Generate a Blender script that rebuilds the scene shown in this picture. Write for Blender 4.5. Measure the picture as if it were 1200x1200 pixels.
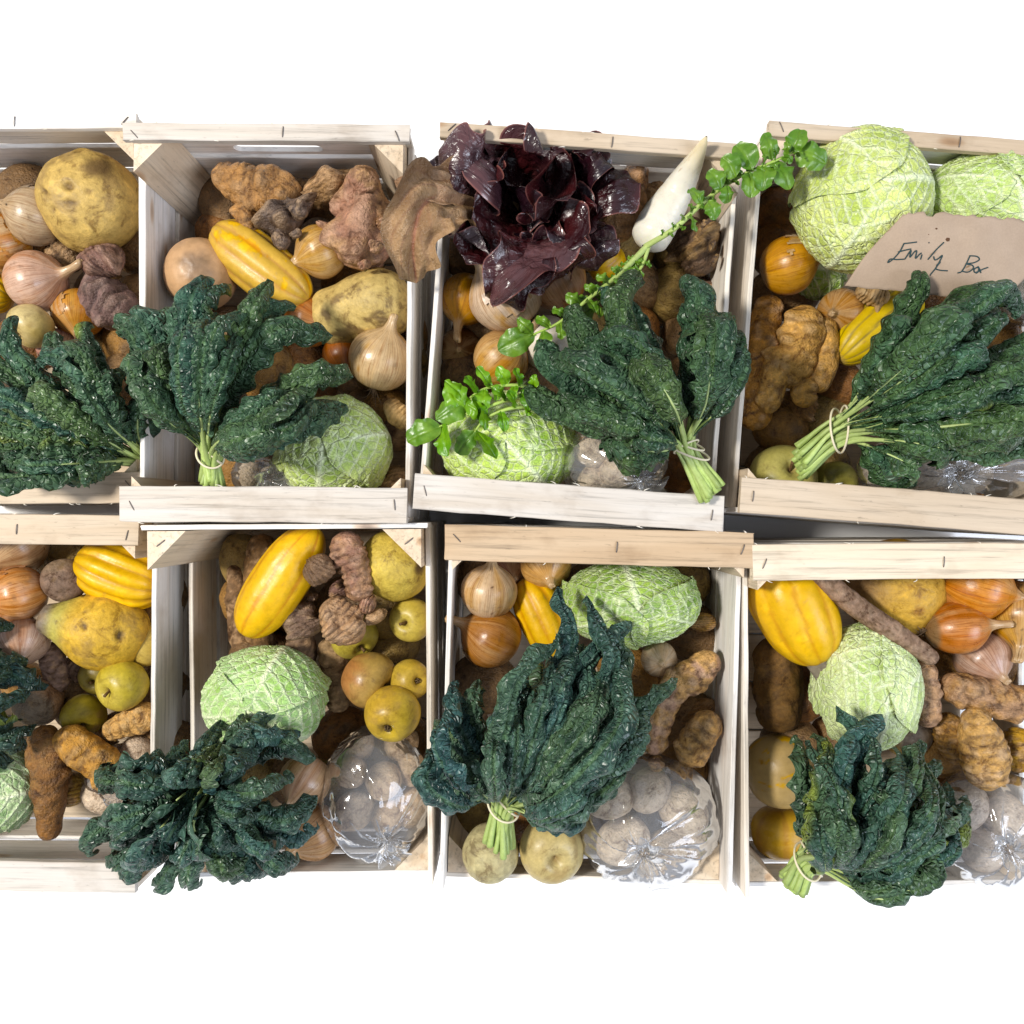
import bpy, math, random
import numpy as np
from mathutils import Vector

# ------------------------------------------------------------------ camera, world, lamps, exposure
for o in list(bpy.data.objects):
    bpy.data.objects.remove(o)
SC = bpy.context.scene
COL = SC.collection
RIM = 0.20            # height of the crates' end rails above the datum
ZC = RIM + 0.95       # camera height
GROUND = -0.10        # the surface the crates stand on

cam_data = bpy.data.cameras.new('camera')
cam = bpy.data.objects.new('camera', cam_data)
COL.objects.link(cam)
cam.location = (0, 0, ZC)
cam.rotation_euler = (0, 0, 0)
cam_data.sensor_width = 36
cam_data.angle = 2 * math.atan(0.6 / 0.95)
cam_data.clip_start = 0.02
cam_data.clip_end = 100
SC.camera = cam

world = bpy.data.worlds.new('World')
SC.world = world
world.use_nodes = True
bg = world.node_tree.nodes['Background']
bg.inputs[0].default_value = (0.83, 0.88, 1.0, 1)
bg.inputs[1].default_value = 0.50

key_data = bpy.data.lights.new('window_light', 'AREA')
key_data.shape = 'DISK'
key_data.size = 0.5
key_data.energy = 152
key_data.color = (1.0, 0.955, 0.88)
key = bpy.data.objects.new('window_light', key_data)
COL.objects.link(key)
key.location = (-2.0, 0.35, 3.0)
key.rotation_euler = (Vector((0, 0, 0.1)) - Vector(key.location)).to_track_quat('-Z', 'Y').to_euler()

side_data = bpy.data.lights.new('cool_fill_light', 'AREA')  # soft cool fill added at the right, out of view, to lift the crate walls
side_data.shape = 'RECTANGLE'
side_data.size = 1.6
side_data.size_y = 1.6
side_data.energy = 78
side_data.color = (0.78, 0.85, 1.0)
side = bpy.data.objects.new('cool_fill_light', side_data)
COL.objects.link(side)
side.location = (2.3, -0.9, 2.4)
side.rotation_euler = (Vector((0, 0, 0.1)) - Vector(side.location)).to_track_quat('-Z', 'Y').to_euler()

SC.view_settings.view_transform = 'Standard'
SC.view_settings.look = 'None'
SC.view_settings.gamma = 1
SC.view_settings.exposure = 0.0
SC.view_settings.use_curve_mapping = False
SC.cycles.max_bounces = 7
SC.cycles.transparent_max_bounces = 40
SC.cycles.caustics_reflective = False
SC.cycles.caustics_refractive = False

# ------------------------------------------------------------------ helpers
def P(px, py, z):
    """point at height z seen at that place of the picture (1200 frame)"""
    s = (ZC - z) / 950.0
    return np.array([(px - 600) * s, (600 - py) * s, z])

def M(px, z):
    return px * (ZC - z) / 950.0

def vnoise(p, seed=0):
    p = np.asarray(p, float)
    i = np.floor(p).astype(np.int64)
    f = p - i
    f = f * f * (3 - 2 * f)
    def h(a, b, c):
        n = a * 374761393 + b * 668265263 + c * 1440662683 + seed * 982451653
        n = (n ^ (n >> 13)) * 1274126177
        n = n ^ (n >> 16)
        return (n & 0xffffff) / float(0xffffff)
    x, y, z = i[..., 0], i[..., 1], i[..., 2]
    fx, fy, fz = f[..., 0], f[..., 1], f[..., 2]
    c00 = h(x, y, z) * (1 - fx) + h(x + 1, y, z) * fx
    c10 = h(x, y + 1, z) * (1 - fx) + h(x + 1, y + 1, z) * fx
    c01 = h(x, y, z + 1) * (1 - fx) + h(x + 1, y, z + 1) * fx
    c11 = h(x, y + 1, z + 1) * (1 - fx) + h(x + 1, y + 1, z + 1) * fx
    return (c00 * (1 - fy) + c10 * fy) * (1 - fz) + (c01 * (1 - fy) + c11 * fy) * fz

def fbm(p, seed=0, o=4):
    s = 0; a = 0.5; t = 0; p = np.asarray(p, float)
    for k in range(o):
        s = s + a * vnoise(p, seed + k * 17); t += a
        a *= 0.5; p = p * 2.03
    return s / t

def sm(x, a, b):
    t = np.clip((x - a) / (b - a), 0, 1)
    return t * t * (3 - 2 * t)

def mix(a, b, t):
    a = np.asarray(a, float); b = np.asarray(b, float); t = np.asarray(t)[..., None]
    return a * (1 - t) + b * t

def nrm(v):
    v = np.asarray(v, float)
    return v / np.maximum(np.linalg.norm(v, axis=-1, keepdims=True), 1e-9)

def gridF(nu, nv, wrap=False, off=0):
    a = np.arange(nu - 1)[:, None]
    b = np.arange(nv if wrap else nv - 1)[None, :]
    b2 = (b + 1) % nv
    q = np.stack([a * nv + b + 0 * a, a * nv + b2, (a + 1) * nv + b2, (a + 1) * nv + b + 0 * a], -1)
    return q.reshape(-1, 4) + off

def build(name, V, F, mat, parent=None, loc=None, col=None, uv=None, smooth=True, extra=None):
    """one mesh object; F an (n,4) quad array, extra a list of polygons"""
    V = np.asarray(V, float).reshape(-1, 3)
    if loc is not None:
        V = V - np.asarray(loc)
    me = bpy.data.meshes.new(name)
    F = np.asarray(F, int).reshape(-1, 4)
    loops = F.ravel(); starts = np.arange(len(F)) * 4
    if extra:
        ls = [loops]; ss = [starts]; n = len(loops)
        for e in extra:
            ls.append(np.array(e)); ss.append(np.array([n])); n += len(e)
        loops = np.concatenate(ls); starts = np.concatenate(ss)
    me.vertices.add(len(V)); me.vertices.foreach_set('co', V.astype(np.float32).ravel())
    me.loops.add(len(loops)); me.loops.foreach_set('vertex_index', loops.astype(np.int32))
    me.polygons.add(len(starts)); me.polygons.foreach_set('loop_start', starts.astype(np.int32))
    me.polygons.foreach_set('use_smooth', np.full(len(starts), smooth))
    me.update(calc_edges=True)
    if col is not None:
        c = np.ones((len(V), 4), np.float32)
        c[:, :3] = np.clip(np.asarray(col).reshape(-1, 3) if np.ndim(col) > 1 else np.tile(col, (len(V), 1)), 0, 1)
        at = me.color_attributes.new('Col', 'FLOAT_COLOR', 'POINT')
        at.data.foreach_set('color', c.ravel())
    if uv is not None:
        at = me.attributes.new('uvm', 'FLOAT_VECTOR', 'POINT')
        u3 = np.zeros((len(V), 3), np.float32); uv = np.asarray(uv).reshape(len(V), -1); u3[:, :uv.shape[1]] = uv
        at.data.foreach_set('vector', u3.ravel())
    me.materials.append(mat)
    o = bpy.data.objects.new(name, me)
    COL.objects.link(o)
    if parent is not None:
        o.parent = parent
    return o

def tag(o, label, cat, group=None, kind=None):
    if label: o['label'] = label
    if cat: o['category'] = cat
    if group: o['group'] = group
    if kind: o['kind'] = kind
    return o

def thing(name, loc, label, cat, group=None):
    o = bpy.data.objects.new(name, None)
    o.empty_display_size = 0.02
    COL.objects.link(o)
    o.location = [float(x) for x in loc]
    return tag(o, label, cat, group)

def frame_to(axis, roll=0.0):
    """rotation matrix with local z along axis"""
    z = nrm(axis)
    h = np.array([0, 0, 1.0]) if abs(z[2]) < 0.9 else np.array([0, 1.0, 0])
    x = nrm(np.cross(h, z)); y = np.cross(z, x)
    c, s = math.cos(roll), math.sin(roll)
    return np.stack([x * c + y * s, -x * s + y * c, z], 1)

def D(dx, dy, dz=0.0):
    """direction given as picture right, picture down, up"""
    return np.array([dx, -dy, dz], float)

def resample(pts, n):
    """smooth curve through control points, n samples even in length"""
    pts = np.asarray(pts, float)
    if len(pts) == 2:
        t = np.linspace(0, 1, n)[:, None]
        return pts[0] * (1 - t) + pts[1] * t
    ext = np.vstack([2 * pts[0] - pts[1], pts, 2 * pts[-1] - pts[-2]])
    out = []
    for k in range(1, len(ext) - 2):
        p0, p1, p2, p3 = ext[k - 1:k + 3]
        t = np.linspace(0, 1, 24, endpoint=(k == len(ext) - 3))[:, None]
        out.append(0.5 * (2 * p1 + (p2 - p0) * t + (2 * p0 - 5 * p1 + 4 * p2 - p3) * t ** 2 + (-p0 + 3 * p1 - 3 * p2 + p3) * t ** 3))
    c = np.vstack(out)
    s = np.concatenate([[0], np.cumsum(np.linalg.norm(np.diff(c, axis=0), axis=1))])
    q = np.linspace(0, s[-1], n)
    return np.stack([np.interp(q, s, c[:, k]) for k in range(c.shape[1])], 1)

def tube(pts, rad, n=8, up=(0, 0, 1)):
    pts = np.asarray(pts, float)
    T = nrm(np.gradient(pts, axis=0))
    upv = np.asarray(up, float)
    N = upv - (T @ upv)[:, None] * T
    bad = np.linalg.norm(N, axis=1) < 1e-3
    N[bad] = np.array([0.3, 0.9, 0.1])
    N = nrm(N); B = np.cross(T, N)
    th = np.linspace(0, 2 * np.pi, n, endpoint=False)
    r = np.broadcast_to(np.asarray(rad, float), (len(pts),))[:, None, None]
    V = pts[:, None] + r * (np.cos(th)[None, :, None] * N[:, None] + np.sin(th)[None, :, None] * B[:, None])
    m = len(pts)
    caps = [list(range(n))[::-1], [(m - 1) * n + k for k in range(n)]]
    return V.reshape(-1, 3), gridF(m, n, True), caps

def merge(parts):
    Vs, Fs, Cs, ex = [], [], [], []; off = 0
    for V, F, C, e in parts:
        V = V.reshape(-1, 3)
        Vs.append(V); Fs.append(F + off); Cs.append(np.broadcast_to(np.asarray(C, float).reshape(-1, 3), V.shape))
        ex += [[i + off for i in q] for q in (e or [])]
        off += len(V)
    return np.vstack(Vs), np.vstack(Fs), np.vstack(Cs), ex

# ------------------------------------------------------------------ materials
def new_mat(name):
    m = bpy.data.materials.new(name)
    m.use_nodes = True
    nt = m.node_tree
    return m, nt, nt.nodes['Principled BSDF']

def N_(nt, t, **kw):
    n = nt.nodes.new(t)
    for k, v in kw.items():
        if k.startswith('i_'):
            n.inputs[k[2:].replace('_', ' ')].default_value = v
        else:
            setattr(n, k, v)
    return n

def ramp(nt, stops):
    r = nt.nodes.new('ShaderNodeValToRGB')
    e = r.color_ramp.elements
    while len(e) < len(stops): e.new(0.5)
    for q, (p, c) in zip(e, stops):
        q.position = p
        q.color = (c, c, c, 1) if np.isscalar(c) else (*c, 1)
    return r

def mul(nt, a, b, fac=1.0, mode='MULTIPLY'):
    n = nt.nodes.new('ShaderNodeMix'); n.data_type = 'RGBA'; n.blend_type = mode
    n.inputs[0].default_value = fac
    for s, v in ((n.inputs[6], a), (n.inputs[7], b)):
        if isinstance(v, bpy.types.NodeSocket): nt.links.new(v, s)
        else: s.default_value = (*v, 1)
    return n.outputs[2]

def veg_mat(name, rough=0.5, scale=180, var=0.25, bump=0.3, bscale=400, spec=0.4, sss=0.0, coat=0.0, dist=0.0015, val=0.92, soil=0.0, sscale=55, streak=0.0, sat=1.12):
    m, nt, b = new_mat(name)
    L = nt.links.new
    at = N_(nt, 'ShaderNodeAttribute', attribute_name='Col')
    tc = N_(nt, 'ShaderNodeTexCoord')
    n1 = N_(nt, 'ShaderNodeTexNoise'); n1.inputs['Scale'].default_value = scale; n1.inputs['Detail'].default_value = 5; n1.inputs['Roughness'].default_value = 0.65
    L(tc.outputs['Object'], n1.inputs['Vector'])
    r = ramp(nt, [(0.25, 1 - var), (0.75, 1 + var * 0.35)])
    L(n1.outputs['Fac'], r.inputs[0])
    hs = N_(nt, 'ShaderNodeHueSaturation'); hs.inputs['Saturation'].default_value = sat; hs.inputs['Value'].default_value = val
    cur = mul(nt, at.outputs['Color'], r.outputs[0])
    n3 = None
    if soil:
        n3 = N_(nt, 'ShaderNodeTexNoise'); n3.inputs['Scale'].default_value = sscale; n3.inputs['Detail'].default_value = 8; n3.inputs['Roughness'].default_value = 0.72; n3.inputs['Distortion'].default_value = 0.5
        L(tc.outputs['Object'], n3.inputs['Vector'])
        rs = ramp(nt, [(0.38, (0.26, 0.19, 0.14)), (0.46, (0.82, 0.79, 0.75)), (0.56, (1.0, 0.99, 0.98)), (0.66, (1.35, 1.30, 1.22))]); L(n3.outputs['Fac'], rs.inputs[0])
        cur = mul(nt, cur, rs.outputs[0], soil)
    if streak:
        ua = N_(nt, 'ShaderNodeAttribute', attribute_name='uvm')
        mp = N_(nt, 'ShaderNodeMapping'); mp.inputs['Scale'].default_value = (26, 26, 2.2); L(ua.outputs['Vector'], mp.inputs['Vector'])
        n4 = N_(nt, 'ShaderNodeTexNoise'); n4.inputs['Scale'].default_value = 1; n4.inputs['Detail'].default_value = 4; n4.inputs['Roughness'].default_value = 0.7
        L(mp.outputs[0], n4.inputs['Vector'])
        rs = ramp(nt, [(0.34, (0.52, 0.36, 0.26)), (0.52, (1, 1, 1)), (0.7, (1.15, 1.12, 1.05))]); L(n4.outputs['Fac'], rs.inputs[0])
        cur = mul(nt, cur, rs.outputs[0], streak)
    L(cur, hs.inputs['Color']); L(hs.outputs[0], b.inputs['Base Color'])
    n2 = N_(nt, 'ShaderNodeTexNoise'); n2.inputs['Scale'].default_value = bscale; n2.inputs['Detail'].default_value = 4
    L(tc.outputs['Object'], n2.inputs['Vector'])
    bp = N_(nt, 'ShaderNodeBump'); bp.inputs['Strength'].default_value = bump; bp.inputs['Distance'].default_value = dist
    if n3 is not None:
        sm_ = N_(nt, 'ShaderNodeMath', operation='MULTIPLY_ADD'); sm_.inputs[1].default_value = 1.6
        L(n3.outputs['Fac'], sm_.inputs[0]); L(n2.outputs['Fac'], sm_.inputs[2]); L(sm_.outputs[0], bp.inputs['Height'])
    else:
        L(n2.outputs['Fac'], bp.inputs['Height'])
    L(bp.outputs[0], b.inputs['Normal'])
    rr = ramp(nt, [(0.3, max(rough - 0.12, 0.05)), (0.7, min(rough + 0.12, 1))])
    L(n1.outputs['Fac'], rr.inputs[0]); L(rr.outputs[0], b.inputs['Roughness'])
    b.inputs['Specular IOR Level'].default_value = spec
    if coat: b.inputs['Coat Weight'].default_value = coat; b.inputs['Coat Roughness'].default_value = 0.25
    if sss:
        b.inputs['Subsurface Weight'].default_value = sss
        b.inputs['Subsurface Radius'].default_value = (0.006, 0.004, 0.002)
        b.inputs['Subsurface Scale'].default_value = 0.6
    return m

MAT = {}
MAT['onion'] = veg_mat('onion_skin', 0.34, 120, 0.2, 0.12, 300, 0.5, val=.80, streak=.8, sat=1.18)
MAT['tuber'] = veg_mat('tuber_skin', 0.46, 220, 0.38, 0.9, 330, 0.45, soil=.85, dist=.0032, sat=1.16, val=1.0)
MAT['root'] = veg_mat('earthy_root_skin', 0.72, 160, 0.45, 0.75, 260, 0.2, soil=.9, dist=.002)
MAT['swede'] = veg_mat('swede_skin', 0.52, 150, 0.3, 0.5, 220, 0.35, soil=.7, sscale=38, dist=.0022, sat=1.12, val=.9)
MAT['squash'] = veg_mat('squash_skin', 0.40, 90, 0.16, 0.2, 160, 0.4, soil=.14, sscale=60)
MAT['apple'] = veg_mat('apple_skin', 0.40, 260, 0.22, 0.10, 200, 0.4, soil=.45, sscale=45, val=.80, sat=1.04)
MAT['radish'] = veg_mat('radish_skin', 0.33, 90, 0.08, 0.12, 120, 0.45, 0.15)
MAT['stem'] = veg_mat('pale_stem', 0.45, 200, 0.2, 0.3, 300, 0.4)
MAT['dry'] = veg_mat('dry_husk', 0.7, 200, 0.35, 0.6, 300, 0.2)
MAT['herb'] = veg_mat('herb_leaf', 0.36, 200, 0.25, 0.5, 140, 0.45)
MAT['band'] = veg_mat('rubber_band', 0.5, 100, 0.05, 0.05, 200, 0.4)
MAT['ink'] = veg_mat('marker_ink', 0.6, 300, 0.1, 0.0, 200, 0.2)
MAT['metal'] = veg_mat('staple_wire', 0.4, 300, 0.2, 0.1, 200, 0.5)
MAT['paper'] = veg_mat('kraft_paper', 0.8, 500, 0.12, 0.35, 90, 0.15)

def kale_mat():
    m = veg_mat('kale_blade', 0.38, 120, 0.3, 0.0, 300, 0.48)
    nt = m.node_tree; L = nt.links.new
    b = nt.nodes['Principled BSDF']
    uv = N_(nt, 'ShaderNodeAttribute', attribute_name='uvm')
    no = N_(nt, 'ShaderNodeTexNoise'); no.inputs['Scale'].default_value = 90; no.inputs['Detail'].default_value = 1
    L(uv.outputs['Vector'], no.inputs['Vector'])
    off = N_(nt, 'ShaderNodeVectorMath', operation='MULTIPLY_ADD')
    off.inputs[1].default_value = (0.004, 0.004, 0); L(no.outputs['Color'], off.inputs[0]); L(uv.outputs['Vector'], off.inputs[2])
    vo = N_(nt, 'ShaderNodeTexVoronoi'); vo.feature = 'DISTANCE_TO_EDGE'; vo.inputs['Scale'].default_value = 175; vo.inputs['Randomness'].default_value = 0.9
    L(off.outputs[0], vo.inputs['Vector'])
    rb = ramp(nt, [(0.0, 0.0), (0.07, 0.10), (0.20, 0.62), (0.34, 0.90), (0.5, 1.0)]); rb.color_ramp.interpolation = 'B_SPLINE'; L(vo.outputs['Distance'], rb.inputs[0])
    bp = N_(nt, 'ShaderNodeBump'); bp.inputs['Strength'].default_value = 1.0; bp.inputs['Distance'].default_value = 0.0040
    L(rb.outputs[0], bp.inputs['Height'])
    L(bp.outputs[0], b.inputs['Normal'])
    return m
MAT['kale'] = kale_mat()

def savoy_mat():
    m, nt, b = new_mat('savoy_leaf')
    L = nt.links.new
    at = N_(nt, 'ShaderNodeAttribute', attribute_name='Col')
    uv = N_(nt, 'ShaderNodeAttribute', attribute_name='uvm')
    no = N_(nt, 'ShaderNodeTexNoise'); no.inputs['Scale'].default_value = 70; no.inputs['Detail'].default_value = 2
    L(uv.outputs['Vector'], no.inputs['Vector'])
    off = N_(nt, 'ShaderNodeVectorMath', operation='MULTIPLY_ADD')
    off.inputs[1].default_value = (0.007, 0.007, 0); L(no.outputs['Color'], off.inputs[0]); L(uv.outputs['Vector'], off.inputs[2])
    hs = []
    for sc, wd in ((88, 0.055), (230, 0.04)):
        vo = N_(nt, 'ShaderNodeTexVoronoi'); vo.feature = 'DISTANCE_TO_EDGE'; vo.inputs['Scale'].default_value = sc
        L(off.outputs[0], vo.inputs['Vector'])
        r = ramp(nt, [(0.0, 1.0), (wd, 0.45), (wd * 2.6, 0.0)])
        L(vo.outputs['Distance'], r.inputs[0]); hs.append(r.outputs[0])
    pale = mul(nt, at.outputs['Color'], (0.84, 0.90, 0.60), 0.58, 'MIX')
    c1 = nt.nodes.new('ShaderNodeMix'); c1.data_type = 'RGBA'
    L(hs[0], c1.inputs[0]); L(at.outputs['Color'], c1.inputs[6]); L(pale, c1.inputs[7])
    half = N_(nt, 'ShaderNodeMath', operation='MULTIPLY'); half.inputs[1].default_value = 0.38; L(hs[1], half.inputs[0])
    c2 = nt.nodes.new('ShaderNodeMix'); c2.data_type = 'RGBA'
    L(half.outputs[0], c2.inputs[0]); L(c1.outputs[2], c2.inputs[6]); L(pale, c2.inputs[7])
    L(c2.outputs[2], b.inputs['Base Color'])
    ad = N_(nt, 'ShaderNodeMath', operation='MULTIPLY_ADD'); ad.inputs[1].default_value = 0.35
    L(hs[1], ad.inputs[0]); L(hs[0], ad.inputs[2])
    bp = N_(nt, 'ShaderNodeBump'); bp.inputs['Strength'].default_value = 0.8; bp.inputs['Distance'].default_value = 0.0022
    L(ad.outputs[0], bp.inputs['Height']); L(bp.outputs[0], b.inputs['Normal'])
    b.inputs['Roughness'].default_value = 0.5
    b.inputs['Specular IOR Level'].default_value = 0.35
    return m
MAT['savoy'] = savoy_mat()

def lettuce_mat():
    m = veg_mat('lettuce_leaf', 0.22, 60, 0.35, 0.0, 300, 0.55, coat=0.35)
    nt = m.node_tree; L = nt.links.new
    b = nt.nodes['Principled BSDF']
    uv = N_(nt, 'ShaderNodeAttribute', attribute_name='uvm')
    no = N_(nt, 'ShaderNodeTexNoise'); no.inputs['Scale'].default_value = 95; no.inputs['Detail'].default_value = 3; no.inputs['Distortion'].default_value = 1.0
    L(uv.outputs['Vector'], no.inputs['Vector'])
    bp = N_(nt, 'ShaderNodeBump'); bp.inputs['Strength'].default_value = 0.9; bp.inputs['Distance'].default_value = 0.006
    L(no.outputs['Fac'], bp.inputs['Height']); L(bp.outputs[0], b.inputs['Normal'])
    return m
MAT['lettuce'] = lettuce_mat()
MAT['faded'] = veg_mat('faded_lettuce_leaf', 0.28, 70, 0.35, 1.0, 85, 0.5, dist=.006, soil=.3, sscale=28)

def wood_mat():
    m, nt, b = new_mat('crate_wood')
    L = nt.links.new
    oi = N_(nt, 'ShaderNodeObjectInfo'); tc = N_(nt, 'ShaderNodeTexCoord')
    rnd = N_(nt, 'ShaderNodeMath', operation='MULTIPLY'); rnd.inputs[1].default_value = 37.0; L(oi.outputs['Random'], rnd.inputs[0])
    def noise(scale, sc3, detail=4, rough=0.6, dist=0.0):
        mp = N_(nt, 'ShaderNodeMapping'); mp.inputs['Scale'].default_value = sc3
        L(tc.outputs['Object'], mp.inputs['Vector'])
        cb = N_(nt, 'ShaderNodeVectorMath', operation='ADD'); L(mp.outputs[0], cb.inputs[0]); L(rnd.outputs[0], cb.inputs[1])
        n = N_(nt, 'ShaderNodeTexNoise'); n.inputs['Scale'].default_value = scale; n.inputs['Detail'].default_value = detail
        n.inputs['Roughness'].default_value = rough; n.inputs['Distortion'].default_value = dist
        L(cb.outputs[0], n.inputs['Vector'])
        return n.outputs['Fac']
    grain = noise(1, (7, 190, 190), 5, 0.7, 0.4)
    broad = noise(1, (4, 32, 32), 3, 0.5, 0.8)
    speck = noise(1, (60, 240, 240), 3, 0.6)
    blot = noise(1, (14, 22, 22), 4, 0.6)
    r1 = ramp(nt, [(0.30, 0.55), (0.47, 0.93), (0.75, 1.05)]); L(grain, r1.inputs[0])
    r2 = ramp(nt, [(0.3, (0.84, 0.77, 0.68)), (0.6, (1.0, 1.0, 1.0))]); L(broad, r2.inputs[0])
    r3 = ramp(nt, [(0.66, 1.0), (0.78, 0.5)]); L(speck, r3.inputs[0])
    r4 = ramp(nt, [(0.30, (0.62, 0.56, 0.50)), (0.46, (1, 1, 1))]); L(blot, r4.inputs[0])
    c = mul(nt, oi.outputs['Color'], r1.outputs[0])
    c = mul(nt, c, r2.outputs[0], 0.65); c = mul(nt, c, r3.outputs[0], 0.8); c = mul(nt, c, r4.outputs[0], 0.45)
    mk = N_(nt, 'ShaderNodeMapping'); mk.inputs['Scale'].default_value = (9, 26, 26); L(tc.outputs['Object'], mk.inputs['Vector'])
    ck = N_(nt, 'ShaderNodeVectorMath', operation='ADD'); L(mk.outputs[0], ck.inputs[0]); L(rnd.outputs[0], ck.inputs[1])
    vk = N_(nt, 'ShaderNodeTexVoronoi'); vk.inputs['Scale'].default_value = 0.8; L(ck.outputs[0], vk.inputs['Vector'])
    rk = ramp(nt, [(0.03, (0.30, 0.18, 0.10)), (0.09, (0.72, 0.55, 0.40)), (0.15, (1, 1, 1))]); L(vk.outputs['Distance'], rk.inputs[0])
    c = mul(nt, c, rk.outputs[0], 0.75)
    L(c, b.inputs['Base Color'])
    bp = N_(nt, 'ShaderNodeBump'); bp.inputs['Strength'].default_value = 0.5; bp.inputs['Distance'].default_value = 0.0012
    L(grain, bp.inputs['Height']); L(bp.outputs[0], b.inputs['Normal'])
    b.inputs['Roughness'].default_value = 0.72
    b.inputs['Specular IOR Level'].default_value = 0.25
    return m
MAT['wood'] = wood_mat()

def film_mat():
    m = bpy.data.materials.new('clear_film'); m.use_nodes = True
    nt = m.node_tree; L = nt.links.new
    for n in list(nt.nodes): nt.nodes.remove(n)
    out = N_(nt, 'ShaderNodeOutputMaterial')
    tr = N_(nt, 'ShaderNodeBsdfTransparent'); tr.inputs[0].default_value = (0.985, 0.988, 0.99, 1)
    gl = N_(nt, 'ShaderNodeBsdfGlossy'); gl.inputs['Roughness'].default_value = 0.10
    df = N_(nt, 'ShaderNodeBsdfTranslucent'); df.inputs[0].default_value = (0.85, 0.87, 0.9, 1)
    d2 = N_(nt, 'ShaderNodeBsdfDiffuse'); d2.inputs[0].default_value = (0.85, 0.87, 0.9, 1)
    tc = N_(nt, 'ShaderNodeTexCoord')
    no = N_(nt, 'ShaderNodeTexNoise'); no.noise_type = 'RIDGED_MULTIFRACTAL'; no.inputs['Scale'].default_value = 16; no.inputs['Detail'].default_value = 2; no.inputs['Distortion'].default_value = 0.8
    L(tc.outputs['Object'], no.inputs['Vector'])
    bp = N_(nt, 'ShaderNodeBump'); bp.inputs['Strength'].default_value = 0.55; bp.inputs['Distance'].default_value = 0.006
    L(no.outputs['Fac'], bp.inputs['Height'])
    L(bp.outputs[0], gl.inputs['Normal'])
    lw = N_(nt, 'ShaderNodeLayerWeight'); lw.inputs['Blend'].default_value = 0.22; L(bp.outputs[0], lw.inputs['Normal'])
    r = ramp(nt, [(0.0, 0.05), (1.0, 0.85)]); L(lw.outputs['Fresnel'], r.inputs[0])
    dm = N_(nt, 'ShaderNodeMixShader'); dm.inputs[0].default_value = 0.5; L(df.outputs[0], dm.inputs[1]); L(d2.outputs[0], dm.inputs[2])
    m1 = N_(nt, 'ShaderNodeMixShader'); m1.inputs[0].default_value = 0.20
    L(tr.outputs[0], m1.inputs[1]); L(dm.outputs[0], m1.inputs[2])
    m2 = N_(nt, 'ShaderNodeMixShader'); L(r.outputs[0], m2.inputs[0]); L(m1.outputs[0], m2.inputs[1]); L(gl.outputs[0], m2.inputs[2])
    L(m2.outputs[0], out.inputs[0])
    return m
MAT['film'] = film_mat()

def floor_mat():
    m, nt, b = new_mat('white_table_paint')
    tc = N_(nt, 'ShaderNodeTexCoord'); no = N_(nt, 'ShaderNodeTexNoise'); no.inputs['Scale'].default_value = 6
    nt.links.new(tc.outputs['Object'], no.inputs['Vector'])
    r = ramp(nt, [(0.3, 0.90), (0.7, 0.93)]); nt.links.new(no.outputs['Fac'], r.inputs[0]); nt.links.new(r.outputs[0], b.inputs['Base Color'])
    b.inputs['Roughness'].default_value = 0.7
    return m

# ------------------------------------------------------------------ the surface the crates stand on
fl = build('ground', [(-4, -4, GROUND), (4, -4, GROUND), (4, 4, GROUND), (-4, 4, GROUND)], [[0, 1, 2, 3]], floor_mat(), smooth=False)
tag(fl, 'plain white surface under the crates', None, None, 'structure')

# ------------------------------------------------------------------ crates
WOODS = [(0.87, 0.84, 0.80), (0.85, 0.81, 0.75), (0.84, 0.78, 0.69), (0.89, 0.87, 0.84), (0.82, 0.75, 0.65)]
RW = random.Random(5)

def slat(name, parent, loc, length, w, t, axis='x', tone=None, flat=True, seed=0):
    """board with its length on local x, width y, thickness z, then turned into place"""
    r = np.random.default_rng(seed + 11)
    c = min(0.0009, t * 0.2)
    hw, ht = w / 2, t / 2
    prof = np.array([(-hw + c, -ht), (hw - c, -ht), (hw, -ht + c), (hw, ht - c), (hw - c, ht), (-hw + c, ht), (-hw, ht - c), (-hw, -ht + c)])
    k = 14
    xs = np.linspace(-length / 2, length / 2, k)
    wob = np.cumsum(r.normal(0, 0.0003, (k, 2)), 0); wob -= np.linspace(0, 1, k)[:, None] * wob[-1]
    wid = 1 + r.normal(0, 0.012, k)
    V = np.zeros((k, 8, 3))
    V[:, :, 0] = xs[:, None]
    V[:, :, 1] = prof[None, :, 0] * wid[:, None] + wob[:, :1]
    V[:, :, 2] = prof[None, :, 1] + wob[:, 1:] * 0.7
    V[0, :, 0] += r.normal(0, 0.0007, 8); V[-1, :, 0] += r.normal(0, 0.0007, 8)
    o = build(name, V, gridF(k, 8, True)[:, ::-1], MAT['wood'], parent, smooth=False,
              extra=[list(range(8)), [(k - 1) * 8 + j for j in range(8)][::-1]])
    o.location = loc
    rx = 0 if flat else math.pi / 2
    o.rotation_euler = (rx, 0, math.pi / 2 if axis == 'y' else 0)
    o.color = (*(tone or WOODS[RW.randrange(5)]), 1)
    return o

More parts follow.
